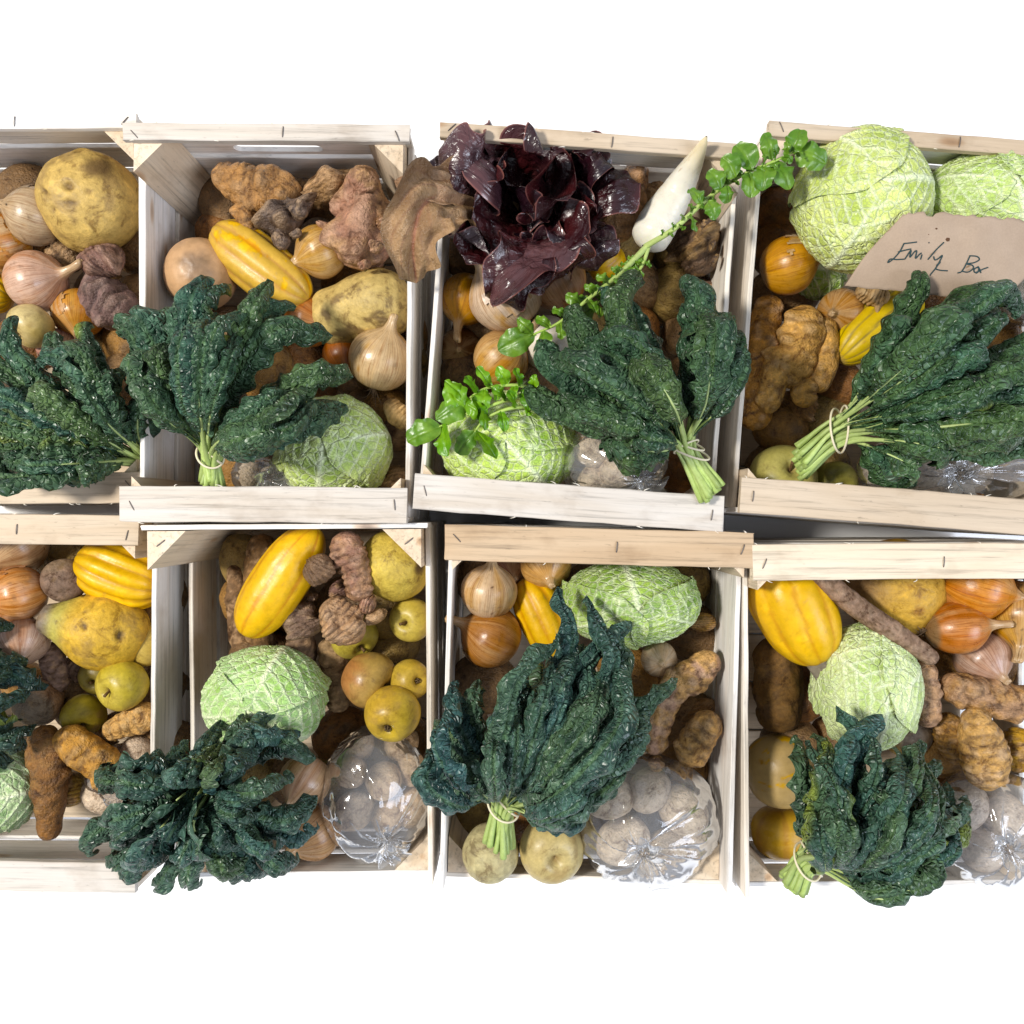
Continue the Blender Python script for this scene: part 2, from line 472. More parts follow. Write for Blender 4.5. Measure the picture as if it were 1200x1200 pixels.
def slot_slat(parent, loc, length, w, t, slot_l, slot_h, tone):
    n = 40
    th = np.linspace(0, 2 * np.pi, n, endpoint=False) + 0.01
    r = slot_h / 2
    cx = np.sign(np.cos(th)) * (slot_l / 2 - r)
    inn = np.stack([cx + r * np.cos(th), r * np.sin(th) - .012], 1)
    hx, hy = length / 2, w / 2
    out = []
    for k, a in enumerate(th):
        f = k / n * 8
        dx, dy = math.cos(a), math.sin(a)
        s = 1 / max(abs(dx), abs(dy))
        out.append((dx * s * hx, dy * s * hy))
    out = np.array(out)
    V = []
    for z in (-t / 2, t / 2):
        V += [(x, y, z) for x, y in out] + [(x, y, z) for x, y in inn]
    F = []
    for k in range(n):
        j = (k + 1) % n
        F += [[k, n + k, n + j, j], [2 * n + k, 2 * n + j, 3 * n + j, 3 * n + k], [k, j, 2 * n + j, 2 * n + k], [n + k, 3 * n + k, 3 * n + j, n + j]]
    o = build('slat', V, F, MAT['wood'], parent, smooth=False)
    o.location = loc; o.rotation_euler = (math.pi / 2, 0, 0); o.color = (*tone, 1)
    o['label'] = 'end board with a long hand slot'
    return o

def staple(parent, x, y, z, ang, l=0.011):
    """parent is a rail lying flat (local x along)"""
    d = np.array([math.cos(ang), math.sin(ang), 0]) * l / 2
    p = np.array([x, y, z])
    pts = resample([p - d - (0, 0, .003), p - d + (0, 0, .0006), p + d + (0, 0, .0006), p + d - (0, 0, .003)], 12)
    V, F, e = tube(pts, 0.0006, 6, (0.3, 0.2, 1))
    return build('staple', V, F, MAT['metal'], parent, col=(0.13, 0.11, 0.10), extra=e)

def crate(label, x0, x1, yb, yf, zr, rot, back=True, front=True, drop=0.045, ldrop=None, fdrop=0.0, slot=False, tone=0, rw=0.042, front_tone=None, back_tone=None, seed=0, brw=None):
    """x0..x1, yb (back), yf (front) in metres at the rail; zr rail height"""
    W, Ln = x1 - x0, yb - yf
    H = zr - GROUND
    root = thing('wooden_crate', ((x0 + x1) / 2, (yb + yf) / 2, GROUND), label, 'crate', 'slatted wooden crates in two rows')
    root.rotation_euler = (0, 0, math.radians(rot))
    tn = lambda k: WOODS[(tone + k) % 5]
    # bottom boards
    nb = 6
    for k in range(nb):
        slat('bottom_board', root, (0, -Ln / 2 + (k + 0.5) * Ln / nb, 0.012), W - 0.014, Ln / nb - 0.003, 0.006, 'x', (0.62, 0.5, 0.36), True, seed + k)
    # corner posts: triangular, the long face looks into the crate
    for sx in (-1, 1):
        for sy in (-1, 1):
            top = H - 0.010 - (fdrop if sy < 0 else 0)
            a = 0.046
            ix, iy = sx * (W / 2 - 0.0075), sy * (Ln / 2 - 0.0075)
            tri = np.array([(ix, iy), (ix - sx * a, iy), (ix, iy - sy * a)])
            c = tri.mean(0)
            tri = c + (tri - c) * 0.995
            # local x is the post's length so that the grain runs up it
            V = [(0.018, *(tri[k] - c)) for k in range(3)] + [(top, *(tri[k] - c)) for k in range(3)]
            V = [(v[0], v[1], v[2]) for v in V]
            post = build('corner_post', V, [[0, 1, 4, 3], [1, 2, 5, 4], [2, 0, 3, 5]], MAT['wood'], root, smooth=False, extra=[[0, 2, 1], [3, 4, 5]])
            from mathutils import Matrix
            post.matrix_local = Matrix(((0, 1, 0, c[0]), (0, 0, 1, c[1]), (1, 0, 0, 0), (0, 0, 0, 1)))
            post.color = (*((0.70, 0.57, 0.42) if (sx + sy) else (0.74, 0.62, 0.47)), 1)
            if (sy > 0 and not back):
                st = staple(post, top, 0, 0, 0.0)
                st.location = (0, 0, 0)
                V2, F2, e2 = tube(resample([(top - .002, -.004, -.003), (top + .0007, -.003, -.002), (top + .0007, .005, .004), (top - .002, .006, .005)], 10), 0.0007, 6, (1, .1, .2))
                bpy.data.objects.remove(st)
                build('staple', V2, F2, MAT['metal'], post, col=(0.13, 0.11, 0.10), extra=e2)
    # side walls
    for sx, dr in ((-1, drop if ldrop is None else ldrop), (1, drop)):
        z = H - dr; k = 0
        for h in (0.088, 0.06, 0.06):
            if z - h < 0.004: h = z - 0.004
            if h < 0.02: break
            slat('slat', root, (sx * (W / 2 - 0.0035), 0, z - h / 2), Ln - 0.012, h, 0.006, 'y', tn(k + (2 if sx > 0 else 0)), False, seed + 20 + k + sx)
            z -= h + 0.011; k += 1
    # end walls
    for sy in (-1, 1):
        z = H - 0.0105 - (fdrop if sy < 0 else 0); k = 0
        for h in (0.055, 0.062, 0.062, 0.06):
            if z - h < 0.004: h = z - 0.004
            if h < 0.02: break
            loc = (0, sy * (Ln / 2 - 0.0035), z - h / 2)
            if slot and sy > 0 and k == 0:
                slot_slat(root, loc, W - 0.001, h, 0.006, 0.11, 0.017, WOODS[3])
            else:
                slat('slat', root, loc, W - 0.001, h, 0.006, 'x', tn(k + 1), False, seed + 40 + k + sy * 3)
            z -= h + 0.013; k += 1
        if (sy > 0 and back) or (sy < 0 and front):
            tnr = (back_tone if sy > 0 else front_tone) or WOODS[3]
            rw0 = rw; rw = brw if (brw and sy > 0) else rw
            rail = slat('top_rail', root, (0, sy * (Ln / 2 - rw / 2 + 0.0005), H - 0.0048), W + 0.002, rw, 0.0095, 'x', tnr, True, seed + 60 + sy)
            for s in (-1, 1):
                staple(rail, s * (W / 2 - 0.013), RW.uniform(-.006, .006), 0.0048, RW.uniform(0.6, 2.4))
            if sy > 0: staple(rail, 0.02, 0.0, 0.0048, 1.5)
            # frayed fibres along the edge of the rail
            for q in range(7):
                xx = RW.uniform(-W / 2, W / 2); ed = RW.choice((-1, 1)) * rw / 2
                g = RW.uniform(-.004, .004)
                V, F, e = tube(resample([(xx, ed * 0.98, 0.003), (xx + g, ed * 1.06, 0.0045), (xx + g * 2.5, ed * 1.12, 0.004)], 6), [0.0006, .0006, .0005, .0004, .0003, .0001], 5)
                f = build('splinter', V, F, MAT['wood'], rail, extra=e); f.color = (0.85, 0.80, 0.70, 1)
            rw = rw0
    return root

PALE = (0.60, 0.555, 0.50)
TAN = (0.54, 0.40, 0.26)
BEIGE = (0.57, 0.465, 0.345)
crate('low pale crate cut off by the left edge in the back row', -.800, -.462, .490, .0105, .15, 0.6, brw=.018, rw=.038, tone=1, front_tone=BEIGE, drop=.02, seed=100)
crate('back row crate with a hand slot in its far end', -.457, -.123, .455, -.012, .20, -0.4, brw=.020, slot=True, tone=3, front_tone=PALE, back_tone=PALE, seed=200)
crate('crate with the dark red lettuce, turned slightly askew', -.100, .263, .444, -.010, .20, -4.2, brw=.018, tone=0, front_tone=PALE, back_tone=BEIGE, seed=300)
crate('back row crate holding the handwritten kraft paper', .285, .69, .444, -.017, .20, -4.4, brw=.018, tone=4, front_tone=BEIGE, back_tone=BEIGE, seed=400)
crate('low front row crate cut off by the left edge', -.802, -.464, -.003, -.468, .15, -0.6, rw=.037, tone=3, front_tone=PALE, back_tone=BEIGE, drop=.055, seed=500)
crate('front row crate with bare corner posts and no far rail', -.440, -.099, -.014, -.468, .195, 0.5, back=False, front=False, ldrop=.15, fdrop=.075, tone=2, seed=600)
crate('front row crate with a stapled tan rail and two turnips', -.0835, .2775, -.020, -.472, .20, -1.6, front=False, fdrop=.075, tone=3, back_tone=TAN, seed=700)
crate('front row crate at the right with a knotty grey tan rail', .284, .69, -.038, -.478, .20, 0.3, front=False, fdrop=.075, tone=4, back_tone=(0.74, 0.63, 0.48), seed=800)

# ------------------------------------------------------------------ vegetable builders
def smooth_prof(pts, n):
    return resample(pts, n)

def revolve(prof, m=56, n=64):
    """prof (r,z) control points -> grid V (m,n,3), t, theta"""
    pr = smooth_prof(prof, m)
    pr[:, 0] = np.maximum(pr[:, 0], 1e-4)
    th = np.linspace(0, 2 * np.pi, n, endpoint=False)
    V = np.zeros((m, n, 3))
    V[..., 0] = pr[:, :1] * np.cos(th); V[..., 1] = pr[:, :1] * np.sin(th); V[..., 2] = pr[:, 1:]
    t = np.repeat(np.linspace(0, 1, m)[:, None], n, 1)
    return V, t, np.repeat(th[None], m, 0)

SEED = [1000]
def seed():
    SEED[0] += 1
    return SEED[0]

def root_tuft(parent, base, axis, size, s, n=16, col=(0.20, 0.14, 0.09)):
    r = np.random.default_rng(s)
    R = frame_to(axis); parts = []
    for k in range(n):
        a = r.uniform(0, 2 * np.pi); l = size * r.uniform(0.5, 1.2); sp = r.uniform(0.2, 0.9)
        p = [np.zeros(3), np.array([math.cos(a) * sp * .4, math.sin(a) * sp * .4, .5]) * l, np.array([math.cos(a + .6) * sp, math.sin(a + .6) * sp, .7 + r.uniform(-.3, .2)]) * l]
        V, F, e = tube(np.array([base + R @ q for q in resample(p, 7)]), np.linspace(.0008, .0003, 7), 5)
        parts.append((V, F, col, e))
    V, F, C, e = merge(parts)
    return build('roots', V, F, MAT['dry'], parent, col=C, extra=e)

def onion(px, py, z, d, dr, label, col=(0.62, 0.30, 0.10), col2=(0.66, 0.38, 0.14), neck=1.0, flat=1.0, tuft=False, papery=0.35, pale=(0.64, 0.46, 0.28), dirt=0.15, flake=False, bend=0.3, sq=(1, 1), group='onions'):
    s = seed(); r = np.random.default_rng(s)
    loc = P(px, py, z); D_ = M(d, z)
    nl = neck
    prof = [(0.0, -.455), (.07, -.47), (.17, -.455), (.33, -.375), (.455, -.20), (.5, 0.0), (.455, .19), (.33, .33), (.2, .42), (.115, .48), (.08, .53 + .05 * nl), (.066, .5 + .22 * nl), (.07, .5 + .34 * nl), (.055, .5 + .42 * nl), (0, .5 + .43 * nl)]
    V, t, th = revolve(prof, 56, 62)
    V[..., :2] *= 1; V[..., 2] *= flat
    V[..., 0] *= sq[0]; V[..., 1] *= sq[1]
    zz = V[..., 2]
    u = np.stack([np.cos(th) * 1.3, np.sin(th) * 1.3, zz * 1.2], -1)
    bod = sm(zz, .62, .35)
    V *= (1 + (0.05 * (fbm(u * 1.3, s) - .5) + .012 * (fbm(u * np.array([6, 6, .8]), s + 3) - .5)) * 1)[..., None]
    # ridged skin overlaps: steps along a few meridians
    for k in range(3):
        a0 = r.uniform(0, 6.28); w = np.sin(th - a0 + 1.2 * zz)
        V *= (1 + .008 * sm(w, .55, .62))[..., None]
    nk = np.clip(zz - .45, 0, 9)
    ba = r.uniform(0, 6.28)
    V[..., 0] += bend * nk ** 1.4 * math.cos(ba); V[..., 1] += bend * nk ** 1.4 * math.sin(ba)
    # wrinkled neck
    nk2 = sm(zz, .42, .6)
    V[..., :2] *= (1 + nk2 * .3 * (fbm(np.stack([np.cos(th) * 2.5, np.sin(th) * 2.5, zz * 2], -1), s + 5) - .5) * 2)[..., None]
    st = fbm(np.stack([np.cos(th) * 9, np.sin(th) * 9, zz * .9], -1), s + 7, 4)
    st2 = vnoise(np.stack([np.cos(th) * 22, np.sin(th) * 22, zz * 1.2], -1), s + 8)
    pt = fbm(u * 1.6, s + 9, 4)
    C = mix(col, col2, sm(st, .35, .68))
    C = C * (0.84 + .25 * st2)[..., None]
    C = mix(C, pale, sm(pt, .60 - papery * .3, .66 - papery * .3) * (.25 + .75 * papery))
    C = mix(C, (0.62, 0.47, 0.30), nk2 * .85)
    sp = fbm(u * 7, s + 12, 3)
    C = mix(C, (0.16, 0.10, 0.06), sm(sp, .70, .8) * dirt * 3)
    C = mix(C, (0.28, 0.19, 0.11), sm(zz, -.38, -.47) * .9)
    C = mix(C, (0.30, 0.2, 0.12), sm(st2, .8, .95) * .35)
    R = frame_to(dr, r.uniform(0, 6.28))
    root = thing('onion', loc, label, 'onion', group)
    W = (V * D_) @ R.T
    build('bulb', W, gridF(56, 62, True), MAT['onion'], root, col=C, uv=np.stack([np.cos(th), np.sin(th), zz], -1))
    if tuft:
        root_tuft(root, R @ np.array([0, 0, -.45 * D_ * flat]), -nrm(dr), D_ * .33, s)
    if flake or s % 2:
        # ragged outer skin coming away from the bulb
        k0, k1 = (12, 39) if flake else (17, 36); j0 = int(r.integers(0, 40)); jn = 22 if flake else 16
        Q = V[k0:k1, j0:j0 + jn].copy(); m2, n2 = Q.shape[:2]
        ee = np.minimum(np.minimum(np.arange(m2)[:, None], m2 - 1 - np.arange(m2)[:, None]) / 8.0, np.minimum(np.arange(n2)[None], n2 - 1 - np.arange(n2)[None]) / 6.0)
        nz = fbm(Q * 7, s + 20, 3)
        lift = .012 + .11 * np.clip(1 - ee, 0, 1) ** 2 * sm(fbm(Q * 3, s + 21, 2), .35, .7)
        Q *= (1 + lift)[..., None]
        keep = (np.clip(ee, 0, 1) + (nz - .5) * 2.2 > .35)
        F2 = gridF(m2, n2); F2 = F2[keep.ravel()[F2].all(1)]
        if len(F2):
            kc = mix(np.array(pale) * .95, np.array(col) * .8, sm(st[k0:k1, j0:j0 + jn], .35, .7))
            build('loose_skin', (Q * D_) @ R.T, F2, MAT['onion'], root, col=kc, uv=np.stack([np.cos(th), np.sin(th), zz], -1)[k0:k1, j0:j0 + jn])
    return root

def squash(pts, w, label, z0, z1, col=(0.86, 0.50, 0.015), stripe=(0.62, 0.24, 0.02), stem=None, taper=(1, 1), nr=9, sw=.35, blotch=0.3, ridge=.05, group='striped yellow squashes'):
    """pts: picture points from blossom end to stem end"""
    s = seed(); r = np.random.default_rng(s)
    zs = np.linspace(z0, z1, len(pts))
    C3 = resample([P(x, y, z) for (x, y), z in zip(pts, zs)], 60)
    loc = C3.mean(0)
    Rm = M(w / 2, (z0 + z1) / 2)
    u = np.linspace(0, 1, 60)
    tt = np.linspace(taper[0], taper[1], 60)
    prof = (1 - np.abs(2 * u - 1) ** 2.7) ** .5 * tt
    # ends: pull samples so that the caps close roundly
    T = nrm(np.gradient(C3, axis=0)); up = np.array([0, 0, 1.0])
    Nn = nrm(up - (T @ up)[:, None] * T); B = np.cross(T, Nn)
    n = 80; th = np.linspace(0, 2 * np.pi, n, endpoint=False); ph0 = r.uniform(0, 6.28)
    TH = th[None] + .10 * np.sin(3 * u + ph0)[:, None]
    rid = np.cos(nr * TH + ph0)
    rr = Rm * prof[:, None] * (1 + ridge * (1 - (1 - (rid + 1) / 2) ** 2 * 1.6))
    g = np.stack([np.cos(TH) * 1.2, np.sin(TH) * 1.2, u[:, None] * 4 + 0 * TH], -1)
    rr *= 1 + .05 * (fbm(g, s) - .5)
    V = C3[:, None] + rr[..., None] * (np.cos(th)[None, :, None] * Nn[:, None] + np.sin(th)[None, :, None] * B[:, None])
    gr = (1 - (rid + 1) / 2)
    nz = fbm(g * np.array([7, 7, 2.2]), s + 3)
    line = sm(gr + .25 * (nz - .5), 1 - sw * .55, 1.0 - sw * .05)
    C = mix(np.array(col) * .92, np.array(col) * 1.06, fbm(g * 2, s + 5))
    C = mix(C, stripe, line * .85)
    sp = fbm(g * np.array([9, 9, 5]), s + 9, 3)
    C = mix(C, (0.55, 0.33, 0.08), sm(sp, .68, .78) * .6)
    if blotch:
        b = fbm(g * 1.5, s + 13)
        C = mix(C, (0.45, 0.33, 0.16), sm(b, .66, .60) * blotch)
    en = sm(u, .03, 0)[:, None] + 0 * TH
    C = mix(C, (0.5, .36, .18), en * .9)
    root = thing('squash', loc, label, 'squash', group)
    build('body', V, gridF(60, n, True), MAT['squash'], root, loc, col=C)
    if stem:
        d = T[-1]; p = C3[-1] - d * Rm * .1
        sl = Rm * stem
        q = resample([p, p + d * sl * .5 + up * .002, p + d * sl + up * .001], 14)
        a = np.linspace(0, 2 * np.pi, 30, endpoint=False)
        T2 = nrm(np.gradient(q, axis=0)); N2 = nrm(up - (T2 @ up)[:, None] * T2); B2 = np.cross(T2, N2)
        r2 = (Rm * .27 * np.linspace(1.15, .85, 14))[:, None] * (1 + .16 * np.cos(5 * a)[None])
        V2 = q[:, None] + r2[..., None] * (np.cos(a)[None, :, None] * N2[:, None] + np.sin(a)[None, :, None] * B2[:, None])
        c2 = mix((0.30, .26, .19), (0.16, .14, .11), fbm(V2 * 400, s + 2))
        build('stem', V2, gridF(14, 30, True), MAT['dry'], root, loc, col=c2, extra=[[13 * 30 + k for k in range(30)]])
    return root

def apple(px, py, z, d, dr, label, col=(0.60, 0.46, 0.05), col2=(0.70, 0.55, 0.10), blush=None, bdir=(1, 0, 0), bamt=.5, russet=.3, flat=.9, group='yellow apples', stem=True, name='apple', cat='apple'):
    s = seed(); r = np.random.default_rng(s)
    loc = P(px, py, z); S = M(d, z)
    prof = [(0, -.33), (.05, -.36), (.12, -.425), (.22, -.45), (.36, -.37), (.46, -.18), (.5, .03), (.46, .22), (.36, .36), (.23, .43), (.13, .41), (.06, .34), (.015, .27), (0, .26)]
    V, t, th = revolve(prof, 56, 60)
    V[..., 2] *= flat
    u = V * 1.6
    V *= (1 + .10 * (fbm(u, s) - .5))[..., None]
    V[..., :2] *= (1 + .018 * np.cos(5 * th + 1) * sm(t, .5, .05))[..., None]
    R = frame_to(dr, r.uniform(0, 6.28))
    W = (V * S) @ R.T
    nn = nrm(W)
    st = fbm(np.stack([np.cos(th) * 6, np.sin(th) * 6, V[..., 2] * 1.5], -1), s + 2)
    C = mix(col, col2, sm(fbm(u * 1.2, s + 4), .3, .7))
    if blush is not None:
        f = (nn @ nrm(np.array(bdir)))
        C = mix(C, blush, np.clip(sm(f + .8 * (st - .5), -.1, .8) * bamt, 0, 1))
    C = mix(C, (0.36, .23, .08), sm(fbm(u * 3, s + 6), .60, .72) * russet)
    C = mix(C, (0.30, .20, .08), sm(t, .90, .985) * .8)
    C = mix(C, (0.22, .16, .08), sm(t, .07, .01) * .9)
    C = mix(C, (0.25, .16, .05), sm(vnoise(u * 22, s + 8), .9, .97) * .5)
    root = thing(name, loc, label, cat, group)
    build('flesh', W, gridF(56, 60, True), MAT['apple'], root, col=C)
    if stem:
        q = np.array([R @ (np.array(p) * S) for p in resample([(0, 0, .24), (.02, .01, .38 * flat), (.06, .02, .5 * flat)], 8)])
        Vt, F, e = tube(q, np.linspace(.0016, .0021, 8), 7, (0.3, .9, .2))
        build('stem', Vt, F, MAT['dry'], root, col=(0.16, .10, .05), extra=e)
    parts = []
    for k in range(5):
        a = k * 1.257
        q = np.array([R @ (np.array(p) * S) for p in resample([(0.03 * math.cos(a), .03 * math.sin(a), -.34 * flat), (.055 * math.cos(a), .055 * math.sin(a), -.42 * flat), (.02 * math.cos(a + 1), .02 * math.sin(a + 1), -.46 * flat)], 6)])
        Vt, F, e = tube(q, np.linspace(.0016, .0006, 6), 5, (0.9, .3, .2)); parts.append((Vt, F, (.13, .09, .05), e))
    Vt, F, C2, e = merge(parts)
    build('calyx', Vt, F, MAT['dry'], root, col=C2, extra=e)
    return root

def swede(px, py, z, d, dr, label, prof=None, col=(0.66, 0.46, 0.13), top=(0.24, .19, .14), topa=.72, topb=.9, green=None, scars=7, lump=.14, sq=(1, 1), dirt=.5, dirtc=(0.26, .17, .08), tuft=False, cuts=(), name='swede', cat='swede', group=None, mat='swede', res=(62, 72)):
    """z end of the local axis is the crown"""
    s = seed(); r = np.random.default_rng(s)
    loc = P(px, py, z); S = M(d, z)
    prof = prof or [(0, -.5), (.1, -.495), (.27, -.43), (.42, -.27), (.5, -.02), (.47, .2), (.36, .37), (.2, .47), (.08, .495), (0, .5)]
    V, t, th = revolve(prof, *res)
    V[..., 0] *= sq[0]; V[..., 1] *= sq[1]
    u = V * 2.0
    V *= (1 + lump * (fbm(u * 1.1, s, 3) - .5) + .035 * (fbm(u * 4, s + 2, 3) - .5))[..., None]
    nn = nrm(V)
    R = frame_to(dr, r.uniform(0, 6.28))
    C = mix(np.array(col) * .86, np.array(col) * 1.14, fbm(u * 1.5, s + 4))
    zz = V[..., 2] + .12 * (fbm(u * 2, s + 5) - .5)
    if green is not None:
        C = mix(C, green, sm(zz, topa - .75, topa - .5) * .8)
    C = mix(C, top, sm(zz, topa - .5, topb - .5))
    dd = fbm(u * 3.2, s + 7, 5)
    C = mix(C, dirtc, sm(dd, .56, .68) * dirt)
    C = mix(C, np.array(dirtc) * .7, sm(vnoise(u * 16, s + 9), .86, .95) * dirt)
    for k in range(scars):
        c = nrm(r.normal(size=3)); l = r.uniform(.05, .10); el = r.uniform(1, 3)
        tx = nrm(np.cross(c, [0, 0, 1.0])); ty = np.cross(c, tx)
        q = nn - c
        dist = np.sqrt(((q @ tx) / el) ** 2 + (q @ ty) ** 2 * (1 if el < 2 else 3) + (q @ c) ** 2)
        f = sm(dist, l, l * .3)
        V *= (1 - .055 * f + .02 * sm(dist, l * 2, l) * (1 - f))[..., None]
        C = mix(C, (0.17, .10, .045), f * .85)
    W = (V * S) @ R.T
    wn = nrm(W)
    for (cdir, l, el, ang, dp) in cuts:        # marks at given world directions
        c = nrm(D(*cdir)); ax = np.array([math.cos(ang), math.sin(ang), 0]); ax = nrm(ax - c * (ax @ c)); ay = np.cross(c, ax)
        q = wn - c
        dist = np.sqrt(((q @ ax) / el) ** 2 + (q @ ay) ** 2 + ((q @ c) * .5) ** 2)
        f = sm(dist, l, l * .35)
        W = W * (1 - dp * f)[..., None]
        C = mix(C, (0.14, .085, .035), f * .9)
    root = thing(name, loc, label, cat, group)
    build('body', W, gridF(res[0], res[1], True), MAT[mat], root, col=C)
    if tuft:
        root_tuft(root, R @ np.array([0, 0, -.49 * S]), R @ np.array([0, 0, -1.0]), S * .18, s, 14, (0.33, .24, .13))
    return root

def tuber_grid(pts, rads, s, knobs=8, kh=.45, rings=.03, nring=9, lump=.22, n=48, m=76, roundness=2.4):
    """lumpy tube along points with knobs; returns V (m,n,3), knob mask, ring mask, coords"""
    r = np.random.default_rng(s)
    C3 = resample(pts, m)
    Ln = np.sum(np.linalg.norm(np.diff(C3, axis=0), axis=1))
    u = np.linspace(0, 1, m)
    rad = np.interp(u, np.linspace(0, 1, len(rads)), rads)
    k = np.ones(7) / 7
    rad = np.convolve(np.pad(rad, 3, mode='edge'), k, 'valid')
    # round both ends over about one radius
    e0 = max(rads[0] * 1.0 / Ln, .03); e1 = max(rads[-1] * 1.0 / Ln, .03)
    cap = np.ones(m)
    a = np.clip(1 - u / e0, 0, 1); cap *= np.sqrt(np.clip(1 - a ** 2, 0, 1))
    a = np.clip(1 - (1 - u) / e1, 0, 1); cap *= np.sqrt(np.clip(1 - a ** 2, 0, 1))
    T = nrm(np.gradient(C3, axis=0)); up = np.array([.12, .2, 1.0])
    Nn = nrm(up - (T @ up)[:, None] * T); B = np.cross(T, Nn)
    th = np.linspace(0, 2 * np.pi, n, endpoint=False)
    U = np.repeat(u[:, None], n, 1); TH = np.repeat(th[None], m, 0)
    rm = rad.max()
    g = np.stack([np.cos(TH) * 1.1, np.sin(TH) * 1.1, U * Ln / rm * .55], -1)
    f = 1 + lump * (fbm(g * 1.25, s, 3) - .5) * 2 * .85
    km = np.zeros_like(U)
    for q in range(knobs):
        uk = r.uniform(.08, .95); tk = r.uniform(0, 6.28) if q % 2 else r.uniform(-1.4, 1.4)
        w = r.uniform(.22, .48)
        d2 = ((U - uk) * Ln / rm) ** 2 + (np.angle(np.exp(1j * (TH - tk)))) ** 2
        bmp = np.exp(-(d2 / (w * w)) ** 1.4)
        f = f + kh * r.uniform(.4, 1.1) * bmp
        km = np.maximum(km, bmp)
    wv = np.sin(2 * np.pi * (nring * U + 1.3 * (fbm(g * .9, s + 5) - .5) + r.uniform()))
    rg = sm(wv, .35, 1.0) * sm(fbm(g * 1.6 + 7, s + 6, 2), .34, .56)
    f = f - rings * 1.5 * rg + rings * .8 * sm(wv, -.2, -.9)
    f = f + .07 * (fbm(g * 4, s + 8, 3) - .5) - .05 * sm(fbm(g * 2.6, s + 12, 2), .60, .72)
    rr = (rad * cap)[:, None] * f
    V = C3[:, None] + rr[..., None] * (np.cos(th)[None, :, None] * Nn[:, None] + np.sin(th)[None, :, None] * B[:, None])
    return V, km, rg, g

def tuber(stems, label, z, col=(0.42, 0.26, 0.12), tip=(0.62, .42, .26), dark=(0.13, .08, .045), knobs=7, kh=.42, rings=.035, nring=9, lump=.22, dirt=.5, name='sunchoke', cat='sunchoke', group='knobbly brown sunchokes', mat='tuber', pink=None, wet=False, hi=False):
    """stems: list of (picture points [(x,y) or (x,y,z)], widths in px)"""
    s = seed(); parts = []; loc = None
    for q, (pts, ws) in enumerate(stems):
        p3 = [P(p[0], p[1], p[2] if len(p) > 2 else z) for p in pts]
        if loc is None: loc = np.mean(p3, 0)
        rads = [M(w / 2, z) * .93 for w in ws]
        V, km, rg, g = tuber_grid(p3, rads, s * 3 + q, int(knobs * 1.7) if q == 0 else max(3, knobs // 2), kh * 1.15, rings, nring if q == 0 else max(3, nring // 2), lump, 50 if hi else 36, 76 if hi else 54)
        g = (V - loc) / max(max(rads), 1e-3) * 1.15 + 9.0
        C = mix(np.array(col) * 1.05, np.array(col) * 1.65, fbm(g * 1.7, s + 2))
        if pink is not None: C = mix(C, pink, sm(fbm(g * 1.1, s + 31), .45, .62) * .8)
        C = mix(C, tip, sm(km, .5, 1) * .75)
        C = mix(C, dark, rg * .6)  # pale knobs, dark ring grooves: skin colour plus highlight and crevice shade painted in
        C = mix(C, tip, sm(fbm(g * 2.2, s + 41, 3), .56, .66) * .55)
        C = mix(C, dark, sm(fbm(g * 3, s + 7, 5), .55, .68) * dirt)
        C = mix(C, np.array(tip) * 1.15, sm(vnoise(g * 11, s + 9), .88, .96) * .5)
        parts.append((V, gridF(V.shape[0], V.shape[1], True), C, None))
    V, F, C, e = merge(parts)
    o = build(name, V, F, MAT[mat], None, loc, col=C)
    o.location = [float(x) for x in loc]
    return tag(o, label, cat, group)

# ------------------------------------------------------------------ leaves
def worley(p, cell, s):
    """F1 and F2 for jittered grid points, p (...,2) in metres"""
    q = p / cell; i = np.floor(q).astype(np.int64)
    f1 = np.full(q.shape[:-1], 9.0); f2 = f1.copy()
    for dx in (-1, 0, 1):
        for dy in (-1, 0, 1):
            c = i + np.array([dx, dy])
            def h(k):
                n = c[..., 0] * 374761393 + c[..., 1] * 668265263 + (s * 7 + k) * 982451653
                n = (n ^ (n >> 13)) * 1274126177; n = n ^ (n >> 16)
                return (n & 0xffff) / 65535.0
            d = np.hypot(c[..., 0] + .1 + .8 * h(1) - q[..., 0], c[..., 1] + .1 + .8 * h(2) - q[..., 1])
            f2 = np.minimum(f2, np.maximum(f1, d)); f1 = np.minimum(f1, d)
    return f1, f2

